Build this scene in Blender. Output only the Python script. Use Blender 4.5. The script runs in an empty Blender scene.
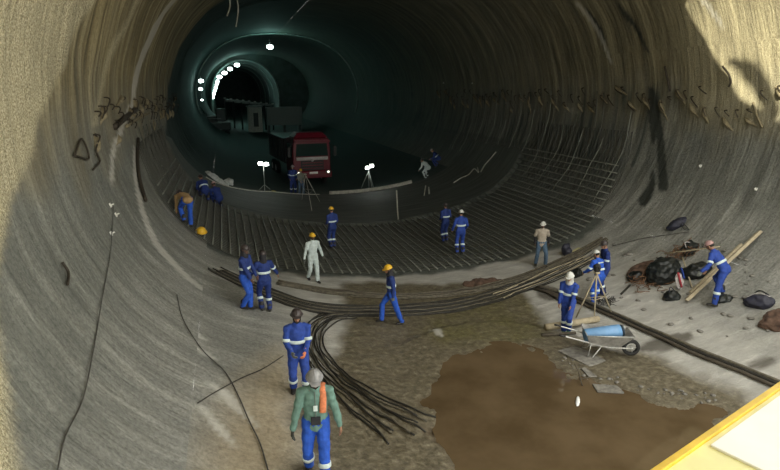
import bpy, math, random, bisect
import numpy as np
from mathutils import Vector, Matrix, noise
random.seed(7)
R = math.radians
SC = bpy.context.scene
COL = SC.collection

# ------------------------------------------------------------ camera and tunnel section
CAM = (-6.3, 0.0, 6.1); YAW = R(16.2); PIT = R(14.4); FPX = 563.0
CP = [(0,0),(2,.08),(4,.34),(5.6,.75),(7,1.4),(8.1,2.5),(8.8,4.0),(9,5.6),(8.75,7.2),(7.9,9),(6.3,10.6),(3.7,11.8),(0,12.2)]
def _cat(p0, p1, p2, p3, t):
    return tuple(.5*((2*b)+(c-a)*t+(2*a-5*b+4*c-d)*t*t+(-a+3*b-3*c+d)*t**3) for a, b, c, d in zip(p0, p1, p2, p3))
_P = [(-CP[1][0], CP[1][1])]+CP+[(-CP[-2][0], CP[-2][1])]
PROF = []
for _i in range(1, len(_P)-2):
    for _k in range(20): PROF.append(_cat(_P[_i-1], _P[_i], _P[_i+1], _P[_i+2], _k/20))
PROF.append(CP[-1])
ARC = [0]
for _i in range(1, len(PROF)): ARC.append(ARC[-1]+math.dist(PROF[_i], PROF[_i-1]))
AMAX = ARC[-1]
VS = [q[1] for q in PROF]
US = [q[0] for q in PROF[:120]]
def ring(a):
    x = min(abs(a), AMAX-1e-6)
    i = bisect.bisect_right(ARC, x)-1
    t = (x-ARC[i])/(ARC[i+1]-ARC[i])
    u = PROF[i][0]+(PROF[i+1][0]-PROF[i][0])*t; v = PROF[i][1]+(PROF[i+1][1]-PROF[i][1])*t
    return (u if a >= 0 else -u), v
def ring_n(a):
    x = min(max(abs(a), .02), AMAX-.02)
    p = ring(x-.02); q = ring(x+.02)
    du, dv = q[0]-p[0], q[1]-p[1]; l = math.hypot(du, dv)
    nu, nv = -dv/l, du/l
    return (nu if a >= 0 else -nu), nv
def hw(v):
    if v <= 0 or v >= 12.2: return 0
    i = bisect.bisect_right(VS, v)-1
    t = (v-VS[i])/(VS[i+1]-VS[i]); return PROF[i][0]+(PROF[i+1][0]-PROF[i][0])*t
def base(u):
    x = min(abs(u), 8.7)
    i = max(0, bisect.bisect_right(US, x)-1)
    if i+1 >= len(US): return PROF[i][1]
    t = (x-US[i])/(US[i+1]-US[i]); return PROF[i][1]+(PROF[i+1][1]-PROF[i][1])*t
def arc_of(u, v):
    best = min(range(len(PROF)), key=lambda i: (PROF[i][0]-abs(u))**2+(PROF[i][1]-v)**2)
    return ARC[best]*(1 if u >= 0 else -1)
def ray(px, py):
    x = (px-390)/FPX; y = -(py-235)/FPX
    cy, sy, cp, sp = math.cos(YAW), math.sin(YAW), math.cos(PIT), math.sin(PIT)
    f = (sy*cp, cy*cp, -sp); r = (cy, -sy, 0); up = (sy*sp, cy*sp, cp)
    return tuple(f[i]+x*r[i]+y*up[i] for i in range(3))
_cache = {}
def at(px, py):
    if (px, py) in _cache: return _cache[(px, py)]
    d = ray(px, py); t = 0
    while t < 300:
        t2 = t+.1
        if abs(CAM[0]+d[0]*t2) > hw(CAM[2]+d[2]*t2): break
        t = t2
    lo, hi = t, t+.1
    for _ in range(14):
        m = (lo+hi)/2
        if abs(CAM[0]+d[0]*m) > hw(CAM[2]+d[2]*m): hi = m
        else: lo = m
    q = tuple(CAM[i]+d[i]*m for i in range(3)); _cache[(px, py)] = q
    return q
def on(px, py):
    q = at(px, py); return q[0], q[1]

# ------------------------------------------------------------ ground shape
def spoly(pts, n=4):
    """closed smooth outline through the points"""
    out = []; k = len(pts)
    for i in range(k):
        for j in range(n): out.append(_cat(pts[i-1], pts[i], pts[(i+1) % k], pts[(i+2) % k], j/n))
    return np.array(out)
def sdist(poly, X, Y):
    """signed distance, negative inside"""
    d = np.full(X.shape, 1e9); ins = np.zeros(X.shape, bool); n = len(poly)
    for i in range(n):
        x1, y1 = poly[i]; x2, y2 = poly[(i+1) % n]
        ex, ey = x2-x1, y2-y1; l2 = ex*ex+ey*ey+1e-12
        t = np.clip(((X-x1)*ex+(Y-y1)*ey)/l2, 0, 1)
        d = np.minimum(d, (X-x1-t*ex)**2+(Y-y1-t*ey)**2)
        c = ((y1 > Y) != (y2 > Y)) & (X < (x2-x1)*(Y-y1)/(y2-y1+1e-12)+x1)
        ins ^= c
    d = np.sqrt(d); return np.where(ins, -d, d)
MUD = spoly([on(*p) for p in [(342,284),(352,318),(338,345),(330,372),(306,392),(298,418),(316,440),(300,500),(520,540),(700,470),(752,402),(715,384),(668,362),(634,354),(606,352),(572,340),(548,332),(532,302),(508,290),(470,284),(400,283)]])
POOL = spoly([on(*p) for p in [(432,388),(465,362),(505,352),(548,362),(566,380),(592,388),(636,402),(700,408),(722,420),(700,470),(600,500),(470,500),(452,440),(440,412)]])
GREEN = spoly([on(*p) for p in [(420,318),(480,300),(530,298),(556,322),(545,345),(500,352),(440,350)]])
PATCHES = [spoly([on(*p) for p in q]) for q in [
    [(636,350),(655,338),(678,333),(694,336),(684,344),(660,352)], [(748,364),(770,357),(772,362),(752,369)],
    [(668,342),(688,332),(692,338),(676,344)], [(540,285),(560,290),(556,300),(538,296)], [(320,455),(300,430),(310,415),(330,430)]]]
def fbm(x, y, z=0.0, o=3):
    return noise.fractal(Vector((x, y, z)), 1.0, 2.0, o)
WATER_Z = .15
_gcache = {}
_floor_grid = {}
def ground_arrays(U, S):
    B = np.vectorize(base)(U)
    N1 = np.vectorize(lambda x, y: fbm(x*.9, y*.9, 1.3, 4))(U, S)
    N2 = np.vectorize(lambda x, y: fbm(x*3.1, y*3.1, 7.7, 3))(U, S)
    mud = -sdist(MUD, U, S)+N1*.25+N2*.06
    pool = -sdist(POOL, U, S)+N1*.5+N2*.28
    m = np.clip(mud/.35+.5, 0, 1); p = np.clip(pool/.5+.5, 0, 1)
    rough = .006+.022*m
    Z = B+N1*.02+N2*rough
    flat = np.maximum(B*.6+.10, .0)+N1*.02+N2*.02
    near = np.clip(1-sdist(POOL, U, S)/1.6, 0, 1)*m
    Z = Z*(1-near)+np.minimum(Z, flat)*near
    Z = np.where(near > 0, np.maximum(Z, np.where(pool < 0, WATER_Z+.012+N2*.006, -1)), Z)
    Z = Z*(1-p)+(WATER_Z-.07+N2*.01)*p
    return Z, m, p, N1
def gz(u, s):
    k = (round(u, 3), round(s, 3))
    if k not in _gcache:
        _gcache[k] = float(ground_arrays(np.array([u]), np.array([s]))[0][0])
    return _gcache[k]
def wall_disp(a, s):
    rid = noise.noise(Vector((a*.10, s*2.2, 3)))*.035+noise.noise(Vector((a*.25, s*6.0, 9)))*.014
    f = min(1, max(0, (abs(a)-7.0)/2.0))*min(1, max(0, (AMAX-.05-abs(a))/1.5))
    return f*(rid+fbm(a*.7, s*.7, 5)*.04)

# ------------------------------------------------------------ materials
def ramp(nt, fac, stops):
    r = nt.nodes.new('ShaderNodeValToRGB'); e = r.color_ramp.elements
    while len(e) < len(stops): e.new(.5)
    for i, (p, c) in enumerate(stops): e[i].position = p; e[i].color = (*c, 1) if len(c) == 3 else c
    nt.links.new(fac, r.inputs[0]); return r.outputs[0]
def mixc(nt, fac, a, b, mode='MIX'):
    m = nt.nodes.new('ShaderNodeMix'); m.data_type = 'RGBA'; m.blend_type = mode
    for sock, v in ((m.inputs[0], fac), (m.inputs[6], a), (m.inputs[7], b)):
        if hasattr(v, 'is_output'): nt.links.new(v, sock)
        elif isinstance(v, (int, float)): sock.default_value = v
        else: sock.default_value = (*v, 1)
    return m.outputs[2]
def mth(nt, op, a, b=None, clamp=False):
    m = nt.nodes.new('ShaderNodeMath'); m.operation = op; m.use_clamp = clamp
    for i, v in enumerate((a, b)):
        if v is None: continue
        if hasattr(v, 'is_output'): nt.links.new(v, m.inputs[i])
        else: m.inputs[i].default_value = v
    return m.outputs[0]
def noi(nt, vec, scale, detail=4, rough=.55):
    n = nt.nodes.new('ShaderNodeTexNoise'); n.inputs['Scale'].default_value = scale
    n.inputs['Detail'].default_value = detail; n.inputs['Roughness'].default_value = rough
    if vec is not None: nt.links.new(vec, n.inputs['Vector'])
    return n.outputs['Fac']
def mapv(nt, vec, sc):
    m = nt.nodes.new('ShaderNodeMapping'); m.inputs['Scale'].default_value = sc
    nt.links.new(vec, m.inputs['Vector']); return m.outputs[0]
def bump(nt, h, strength, dist=.02):
    b = nt.nodes.new('ShaderNodeBump'); b.inputs['Strength'].default_value = strength; b.inputs['Distance'].default_value = dist
    nt.links.new(h, b.inputs['Height']); return b.outputs[0]
def newmat(name):
    m = bpy.data.materials.new(name); m.use_nodes = True
    return m, m.node_tree, m.node_tree.nodes['Principled BSDF']
def M(name, col, rough=.6, metal=0.0, var=.25, scale=20.0, emit=None, estr=0, bmp=.2, spec=.5):
    m, nt, b = newmat(name)
    tc = nt.nodes.new('ShaderNodeTexCoord').outputs['Object']
    n = noi(nt, tc, scale, 5)
    c = ramp(nt, n, [(.3, tuple(x*(1-var) for x in col)), (.7, tuple(min(1, x*(1+var)) for x in col))])
    nt.links.new(c, b.inputs['Base Color'])
    b.inputs['Roughness'].default_value = rough; b.inputs['Metallic'].default_value = metal
    b.inputs['Specular IOR Level'].default_value = spec
    if bmp: nt.links.new(bump(nt, n, bmp, .01), b.inputs['Normal'])
    if emit: b.inputs['Emission Color'].default_value = (*emit, 1); b.inputs['Emission Strength'].default_value = estr
    return m

def attr(nt, name):
    a = nt.nodes.new('ShaderNodeAttribute'); a.attribute_name = name; return a.outputs['Fac']

def low_concrete(nt, uv):
    st = noi(nt, mapv(nt, uv, (.22, .9, 1)), 2.4, 7, .68); g = noi(nt, uv, 14, 5, .75)
    c = ramp(nt, st, [(.28, (.16, .163, .150)), (.5, (.245, .246, .225)), (.62, (.33, .328, .30)), (.74, (.54, .53, .49))])
    return mixc(nt, 1.0, c, ramp(nt, g, [(.35, (.66,)*3), (.6, (1.18,)*3)]), 'MULTIPLY')

def wall_material():
    m, nt, b = newmat('shotcrete')
    uv = nt.nodes.new('ShaderNodeUVMap').outputs[0]
    fine = noi(nt, mapv(nt, uv, (1, 1, 1)), 9, 6, .7)
    grit = noi(nt, mapv(nt, uv, (1, 1, 1)), 28, 3, .8)
    streak = noi(nt, mapv(nt, uv, (.10, 1.6, 1)), 1.5, 5, .6)
    streak2 = noi(nt, mapv(nt, uv, (.07, 1.0, 1)), 5.5, 4, .6)
    big = noi(nt, mapv(nt, uv, (.6, .6, 1)), .8, 3)
    upper = attr(nt, 'upper'); pale = attr(nt, 'pale'); dark = attr(nt, 'dark'); stain = attr(nt, 'stain'); white = attr(nt, 'white')
    lowc = mixc(nt, attr(nt, 'low'), low_concrete(nt, uv), (.66, .68, .66), 'MULTIPLY')
    upc = ramp(nt, streak, [(.30, (.10, .080, .038)), (.48, (.215, .175, .088)), (.66, (.40, .345, .20))])
    col = mixc(nt, upper, lowc, upc)
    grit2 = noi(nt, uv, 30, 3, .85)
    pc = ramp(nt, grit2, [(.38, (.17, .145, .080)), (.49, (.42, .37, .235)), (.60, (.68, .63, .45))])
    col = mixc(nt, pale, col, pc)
    s2 = ramp(nt, streak2, [(.35, (.62,)*3), (.55, (1, 1, 1))])
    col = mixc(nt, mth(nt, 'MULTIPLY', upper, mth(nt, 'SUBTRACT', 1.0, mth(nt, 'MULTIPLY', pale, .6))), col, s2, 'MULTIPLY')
    g2 = ramp(nt, fine, [(.3, (.72,)*3), (.6, (1.12,)*3)])
    col = mixc(nt, upper, col, g2, 'MULTIPLY')
    b2 = ramp(nt, big, [(.3, (.8,)*3), (.7, (1.12,)*3)])
    col = mixc(nt, upper, col, b2, 'MULTIPLY')
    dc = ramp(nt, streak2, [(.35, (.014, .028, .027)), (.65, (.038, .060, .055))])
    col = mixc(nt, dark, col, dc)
    col = mixc(nt, stain, col, (.03, .034, .028))
    col = mixc(nt, white, col, (.62, .60, .55))
    nt.links.new(col, b.inputs['Base Color'])
    b.inputs['Roughness'].default_value = .82
    h = mth(nt, 'ADD', mth(nt, 'MULTIPLY', fine, .7), mth(nt, 'ADD', mth(nt, 'MULTIPLY', grit, .4), mth(nt, 'MULTIPLY', streak2, 1.6)))
    nt.links.new(bump(nt, h, .9, .045), b.inputs['Normal'])
    return m

def floor_material():
    m, nt, b = newmat('invert_concrete')
    uv = nt.nodes.new('ShaderNodeUVMap').outputs[0]
    mud, wet, green, patch, under, white, sand = [attr(nt, k) for k in ('mud', 'wet', 'green', 'patch', 'under', 'white', 'sand')]
    fardark = attr(nt, 'fardark')
    n1 = noi(nt, uv, 1.1, 6, .65); n2 = noi(nt, uv, 7, 6, .7); n3 = noi(nt, uv, 30, 3, .7)
    st = noi(nt, mapv(nt, uv, (.5, 1.5, 1)), 2.2, 6, .7)
    con = low_concrete(nt, uv)
    con = mixc(nt, sand, con, ramp(nt, n2, [(.3, (.24, .19, .12)), (.7, (.52, .43, .29))]))
    con = mixc(nt, attr(nt, 'mid'), con, ramp(nt, st, [(.3, (.30, .295, .27)), (.55, (.42, .41, .38)), (.72, (.60, .585, .54))]))
    mc = ramp(nt, n2, [(.3, (.058, .049, .031)), (.48, (.125, .106, .070)), (.60, (.20, .175, .12)), (.75, (.34, .31, .235))])
    gc = ramp(nt, n2, [(.3, (.06, .055, .022)), (.55, (.15, .135, .055)), (.75, (.26, .24, .12))])
    mc = mixc(nt, mth(nt, 'MULTIPLY', green, ramp(nt, n1, [(.38, (.15,)*3), (.6, (1,)*3)])), mc, gc)
    mc = mixc(nt, wet, mc, (.075, .048, .026))
    col = mixc(nt, mud, con, mc)
    col = mixc(nt, patch, col, (.062, .052, .038))
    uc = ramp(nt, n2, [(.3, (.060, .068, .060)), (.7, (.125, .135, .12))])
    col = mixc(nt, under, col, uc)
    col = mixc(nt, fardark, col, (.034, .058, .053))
    col = mixc(nt, white, col, (.62, .61, .57))
    nt.links.new(col, b.inputs['Base Color'])
    r = mth(nt, 'SUBTRACT', .85, mth(nt, 'MULTIPLY', mud, mth(nt, 'MULTIPLY', n1, .75)))
    nt.links.new(r, b.inputs['Roughness'])
    h = mth(nt, 'ADD', mth(nt, 'MULTIPLY', n2, 1.0), mth(nt, 'ADD', mth(nt, 'MULTIPLY', n3, .25), mth(nt, 'MULTIPLY', st, .6)))
    nt.links.new(bump(nt, h, .7, .05), b.inputs['Normal'])
    return m

def water_material():
    m, nt, b = newmat('muddy_water')
    tc = nt.nodes.new('ShaderNodeTexCoord').outputs['Object']
    n = noi(nt, tc, .9, 4)
    nt.links.new(ramp(nt, n, [(.35, (.085, .058, .030)), (.65, (.130, .092, .052))]), b.inputs['Base Color'])
    b.inputs['Roughness'].default_value = .035; b.inputs['IOR'].default_value = 1.33
    nt.links.new(bump(nt, noi(nt, tc, 3, 3), .02, .02), b.inputs['Normal'])
    return m

# ------------------------------------------------------------ mesh building
def cat_curve(pts, n=6):
    if len(pts) < 3: n0 = [Vector(p) for p in pts]; return [n0[0].lerp(n0[1], i/n) for i in range(n+1)]
    P = [Vector(pts[0])*2-Vector(pts[1])]+[Vector(p) for p in pts]+[Vector(pts[-1])*2-Vector(pts[-2])]
    out = []
    for i in range(1, len(P)-2):
        for k in range(n): out.append(Vector(_cat(P[i-1], P[i], P[i+1], P[i+2], k/n)))
    out.append(P[-2]); return out
class MB:
    def __init__(self): self.v = []; self.f = []; self.mi = []; self.cur = 0; self.sm = []; self.smooth = True
    def add(self, vs, fs):
        o = len(self.v); self.v += [tuple(p) for p in vs]
        for f in fs: self.f.append(tuple(i+o for i in f)); self.mi.append(self.cur); self.sm.append(self.smooth)
        return self
    def box(self, c, s, rot=None, taper=1.0, bev=0.0):
        x, y, z = s[0]/2, s[1]/2, s[2]/2
        if bev <= 0:
            vs = [(-x,-y,-z),(x,-y,-z),(x,y,-z),(-x,y,-z),(-x*taper,-y*taper,z),(x*taper,-y*taper,z),(x*taper,y*taper,z),(-x*taper,y*taper,z)]
            fs = [(0,3,2,1),(4,5,6,7),(0,1,5,4),(1,2,6,5),(2,3,7,6),(3,0,4,7)]
        else:
            b = min(bev, x*.45, y*.45, z*.45); vs = []; fs = []
            def lay(zz, ins, k=1.0):
                X, Y = (x-ins)*k, (y-ins)*k; c_ = b
                return [(-X+c_,-Y,zz),(X-c_,-Y,zz),(X,-Y+c_,zz),(X,Y-c_,zz),(X-c_,Y,zz),(-X+c_,Y,zz),(-X,Y-c_,zz),(-X,-Y+c_,zz)]
            for L_ in (lay(-z, b*.7), lay(-z+b, 0), lay(z-b, 0, taper), lay(z, b*.7, taper)): vs += L_
            for r in range(3):
                for i in range(8): fs.append((r*8+i, r*8+(i+1) % 8, r*8+8+(i+1) % 8, r*8+8+i))
            fs.append(tuple(range(7, -1, -1))); fs.append(tuple(range(24, 32)))
        c = Vector(c); sm = self.smooth; self.smooth = False
        self.add([c+(rot @ Vector(p) if rot else Vector(p)) for p in vs], fs); self.smooth = sm
        return self
    def tube(self, path, r, seg=8, lat=None, caps=True, rnd=False):
        """path of points, r: number | list of numbers | list of (lateral, other)"""
        path = [Vector(p) for p in path]; n = len(path)
        rs = r if isinstance(r, (list, tuple)) else [r]*n
        rs = [(q, q) if isinstance(q, (int, float)) else q for q in rs]
        if rnd:
            d0 = (path[0]-path[1]).normalized(); d1 = (path[-1]-path[-2]).normalized()
            a0 = min(rs[0]); a1 = min(rs[-1]); A = []; AR = []; Z = []; ZR = []
            for t in (.98, .85, .55):
                k = math.sqrt(max(0, 1-t*t))
                A.append(path[0]+d0*a0*t); AR.append((rs[0][0]*k, rs[0][1]*k))
                Z.insert(0, path[-1]+d1*a1*t); ZR.insert(0, (rs[-1][0]*k, rs[-1][1]*k))
            path = A+path+Z; rs = AR+rs+ZR; n = len(path)
        vs = []; prev = Vector(lat) if lat is not None else None
        for i in range(n):
            t = (path[min(i+1, n-1)]-path[max(i-1, 0)])
            t = t.normalized() if t.length > 1e-9 else Vector((0, 0, 1))
            if prev is None: prev = Vector((1, 0, 0)) if abs(t.x) < .8 else Vector((0, 1, 0))
            a = (prev-t*prev.dot(t))
            a = a.normalized() if a.length > 1e-6 else t.orthogonal().normalized()
            prev = a if lat is None else Vector(lat)
            b_ = t.cross(a)
            for k in range(seg):
                w = 2*math.pi*k/seg
                vs.append(path[i]+a*math.cos(w)*rs[i][0]+b_*math.sin(w)*rs[i][1])
        fs = []
        for i in range(n-1):
            for k in range(seg): fs.append((i*seg+k, i*seg+(k+1) % seg, (i+1)*seg+(k+1) % seg, (i+1)*seg+k))
        if caps: fs.append(tuple(range(seg-1, -1, -1))); fs.append(tuple(range((n-1)*seg, n*seg)))
        return self.add(vs, fs)
    def ell(self, c, s, rot=None, seg=12, rings=8, z0=-1.0, z1=1.0):
        c = Vector(c); vs = []; fs = []
        t0, t1 = math.acos(z1), math.acos(z0)
        for i in range(rings+1):
            t = t0+(t1-t0)*i/rings
            for k in range(seg):
                w = 2*math.pi*k/seg
                p = Vector((s[0]*math.sin(t)*math.cos(w), s[1]*math.sin(t)*math.sin(w), s[2]*math.cos(t)))
                vs.append(c+(rot @ p if rot else p))
        for i in range(rings):
            for k in range(seg): fs.append((i*seg+k, (i+1)*seg+k, (i+1)*seg+(k+1) % seg, i*seg+(k+1) % seg))
        fs.append(tuple(range(seg))); fs.append(tuple(range((rings+1)*seg-1, rings*seg-1, -1)))
        return self.add(vs, fs)
    def lathe(self, c, prof, seg=24, rot=None):
        c = Vector(c); vs = []; fs = []
        for r_, z in prof:
            for k in range(seg):
                w = 2*math.pi*k/seg; p = Vector((r_*math.cos(w), r_*math.sin(w), z))
                vs.append(c+(rot @ p if rot else p))
        for i in range(len(prof)-1):
            for k in range(seg): fs.append((i*seg+k, i*seg+(k+1) % seg, (i+1)*seg+(k+1) % seg, (i+1)*seg+k))
        return self.add(vs, fs)
    def prism(self, outline, axis0, ax, ay, az, depth):
        """outline (x,y) in axes ax, ay extruded along az"""
        o = Vector(axis0); ax, ay, az = Vector(ax), Vector(ay), Vector(az); n = len(outline)
        vs = [o+ax*x+ay*y-az*depth/2 for x, y in outline]+[o+ax*x+ay*y+az*depth/2 for x, y in outline]
        fs = [tuple(range(n-1, -1, -1)), tuple(range(n, 2*n))]+[(i, (i+1) % n, n+(i+1) % n, n+i) for i in range(n)]
        sm = self.smooth; self.smooth = False; self.add(vs, fs); self.smooth = sm; return self
    def mesh(self, name, mats):
        me = bpy.data.meshes.new(name); me.from_pydata(self.v, [], self.f)
        for m in (mats if isinstance(mats, (list, tuple)) else [mats]): me.materials.append(m)
        me.polygons.foreach_set('material_index', self.mi); me.polygons.foreach_set('use_smooth', self.sm)
        me.update(); return me
    def build(self, name, mats, parent=None, loc=None, rot=None):
        o = bpy.data.objects.new(name, self.mesh(name, mats)); COL.objects.link(o)
        if parent: o.parent = parent
        if loc is not None: o.location = loc
        if rot is not None: o.rotation_euler = rot
        return o
def remesh(mb, name, mats, voxel, sm=3, parent=None, lump=0.0, lscale=8.0, extra=None):
    o = mb.build('tmp', mats)
    a = o.modifiers.new('r', 'REMESH'); a.mode = 'VOXEL'; a.voxel_size = voxel; a.use_smooth_shade = True
    s = o.modifiers.new('s', 'SMOOTH'); s.iterations = sm; s.factor = .5
    dg = bpy.context.evaluated_depsgraph_get(); dg.update()
    me = bpy.data.meshes.new_from_object(o.evaluated_get(dg)); me.name = name
    old = o.data; bpy.data.objects.remove(o); bpy.data.meshes.remove(old)
    if lump:
        n = len(me.vertices); co = np.empty(n*3); me.vertices.foreach_get('co', co); co = co.reshape(-1, 3)
        no = np.empty(n*3); me.vertices.foreach_get('normal', no); no = no.reshape(-1, 3)
        d = np.array([noise.noise(Vector((p[0]*lscale, p[1]*lscale, p[2]*lscale*1.6)))+.5*noise.noise(Vector((p[0]*lscale*2.3+5, p[1]*lscale*2.3, p[2]*lscale*3))) for p in co])
        me.vertices.foreach_set('co', (co+no*(d*lump)[:, None]).ravel()); me.update()
    ob = bpy.data.objects.new(name, me); COL.objects.link(ob)
    if parent: ob.parent = parent
    return ob
def tag(o, label=None, cat=None, group=None, kind=None):
    if label: o['label'] = label
    if cat: o['category'] = cat
    if group: o['group'] = group
    if kind: o['kind'] = kind
    return o
def thing(name, label, cat, loc=(0, 0, 0), rz=0.0, group=None, rot=None):
    o = bpy.data.objects.new(name, None); COL.objects.link(o); o.empty_display_size = .2
    o.location = loc; o.rotation_euler = rot if rot else (0, 0, rz)
    return tag(o, label, cat, group)
def copy_tree(o, parent=None):
    c = o.copy(); COL.objects.link(c)
    if parent: c.parent = parent
    for ch in [k for k in o.children]: copy_tree(ch, c)
    return c
# ============================================================ the tunnel itself
MAT_WALL = wall_material(); MAT_FLOOR = floor_material(); MAT_WATER = water_material()
AF = 7.3; AW = 14.0
def lerp_tab(x, tab):
    if x <= tab[0][0]: return tab[0][1]
    for (a, b), (c, d) in zip(tab, tab[1:]):
        if x <= c: return b+(d-b)*(x-a)/(c-a)
    return tab[-1][1]
MOUTH_R = [(11.5, -5), (14, 2), (15.5, 8), (17, 11.3), (20.1, 12.2), (23.7, 6.0), (24.58, 3.6)]  # unseen mouth outline, shaped so the sun lights only a wall patch
MOUTH_L = [(12, -6), (17.4, -9), (22.0, -9), (23.0, -1.2), (24.58, 3.6)]
def s_start(a): return lerp_tab(abs(a), MOUTH_R if a >= 0 else MOUTH_L)
S_END = 106.0
def s_rows():
    r = list(np.arange(-9, 42, .11))+list(np.arange(42, S_END+.1, .8)); r[-1] = S_END; return r
ROWS = s_rows()
def grid_obj(name, a_list, rows, surf, attrs, mat, start=None):
    na, ns = len(a_list), len(rows)
    V = []; UV = []; 
    S2 = np.empty((ns, na))
    for j, s in enumerate(rows):
        for i, a in enumerate(a_list):
            S2[j, i] = max(s, start(a)) if start else s
    A2 = np.tile(np.array(a_list), (ns, 1))
    P, at_ = surf(A2, S2)
    faces = []
    for j in range(ns-1):
        for i in range(na-1):
            if start and S2[j+1, i] <= S2[j, i] and S2[j+1, i+1] <= S2[j, i+1]: continue
            k = j*na+i; faces.append((k, k+1, k+na+1, k+na))
    me = bpy.data.meshes.new(name); me.from_pydata(P.reshape(-1, 3).tolist(), [], faces)
    uvl = me.uv_layers.new(name='UVMap'); idx = np.empty(len(me.loops), dtype=np.int32); me.loops.foreach_get('vertex_index', idx)
    uv = np.stack([A2.ravel(), S2.ravel()], 1)[idx]; uvl.data.foreach_set('uv', uv.ravel())
    for k, arr in at_.items():
        t = me.attributes.new(k, 'FLOAT', 'POINT'); t.data.foreach_set('value', arr.ravel().astype(np.float32))
    me.materials.append(mat); me.polygons.foreach_set('use_smooth', [True]*len(faces)); me.update()
    o = bpy.data.objects.new(name, me); COL.objects.link(o); tag(o, kind='structure'); return o
def arcpoly(px): 
    out = []
    for p in px:
        q = at(*p); out.append((arc_of(q[0], q[2]), q[1]))
    return spoly(out)
STAINS = [arcpoly(q) for q in [
    [(647,92),(655,92),(662,125),(666,160),(668,185),(664,192),(658,188),(657,160),(655,125)],
    [(648,92),(652,95),(656,125),(655,143),(651,140),(649,115)],
    [(652,170),(655,180),(650,200),(644,206),(638,203),(640,196),(648,185)],
    [(615,0),(622,8),(632,18),(642,36),(650,54),(644,48),(634,30),(622,14)],
    [(585,10),(592,14),(606,40),(602,42)]]]
WHITES = [arcpoly(q) for q in [[(171,0),(176,0),(152,40),(140,72),(134,108),(128,118),(116,150),(113,180),(110,178),(112,150),(126,112),(131,100),(136,65),(150,32)],
    [(133,150),(136,150),(139,190),(152,230),(175,262),(207,290),(204,292),(170,264),(148,235),(136,195)],
    [(700,0),(706,0),(716,14),(724,26),(720,26)], [(576,4),(580,4),(598,28),(612,60),(609,60),(594,30)]]]
def surf_wall(A, S):
    P = np.empty(A.shape+(3,)); 
    f = {k: np.zeros(A.shape) for k in ('low', 'upper', 'pale', 'dark', 'stain', 'white')}
    nj, ni = A.shape
    RG = [(ring(a), ring_n(a)) for a in A[0]]
    for i in range(ni):
        a = A[0, i]; (u, v), (nu, nv) = RG[i]
        for j in range(nj):
            s = S[j, i]
            d = wall_disp(a, s) if s < 45 else 0
            P[j, i] = (u+nu*d, s, v+nv*d)
            w = noise.noise(Vector((a*.8, s*.8, 2)))
            f['low'][j, i] = min(1, max(0, (v-1.55)/1.6))
            f['upper'][j, i] = min(1, max(0, (v-4.2+w*1.0)/2.6))*(.72-.22*min(1, max(0, (s-16)/12)) if a > 0 else 1)
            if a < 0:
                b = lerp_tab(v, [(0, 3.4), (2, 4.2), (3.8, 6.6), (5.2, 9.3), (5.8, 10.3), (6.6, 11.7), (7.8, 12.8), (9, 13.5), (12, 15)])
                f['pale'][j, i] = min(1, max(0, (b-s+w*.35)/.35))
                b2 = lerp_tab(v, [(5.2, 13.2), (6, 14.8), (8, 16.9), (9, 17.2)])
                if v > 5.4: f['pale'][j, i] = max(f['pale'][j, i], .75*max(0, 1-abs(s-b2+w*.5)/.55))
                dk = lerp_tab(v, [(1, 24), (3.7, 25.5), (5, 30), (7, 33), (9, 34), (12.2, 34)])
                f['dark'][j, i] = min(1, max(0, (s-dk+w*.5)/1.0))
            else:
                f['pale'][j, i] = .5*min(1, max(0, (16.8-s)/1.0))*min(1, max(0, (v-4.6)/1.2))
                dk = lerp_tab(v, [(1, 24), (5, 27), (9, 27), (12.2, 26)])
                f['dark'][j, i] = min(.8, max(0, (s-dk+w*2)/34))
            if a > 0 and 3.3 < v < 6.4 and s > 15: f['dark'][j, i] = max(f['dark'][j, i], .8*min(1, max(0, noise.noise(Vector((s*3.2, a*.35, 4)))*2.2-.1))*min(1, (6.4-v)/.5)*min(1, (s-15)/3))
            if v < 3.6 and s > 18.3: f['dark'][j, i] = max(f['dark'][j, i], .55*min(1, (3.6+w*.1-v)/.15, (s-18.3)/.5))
    for L_, k in ((STAINS, 'stain'), (WHITES, 'white')):
        for q in L_:
            d = sdist(q, A, S); f[k] = np.maximum(f[k], np.clip(.5-d/.05, 0, 1))
    f['white'] *= .6
    return P, f
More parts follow.
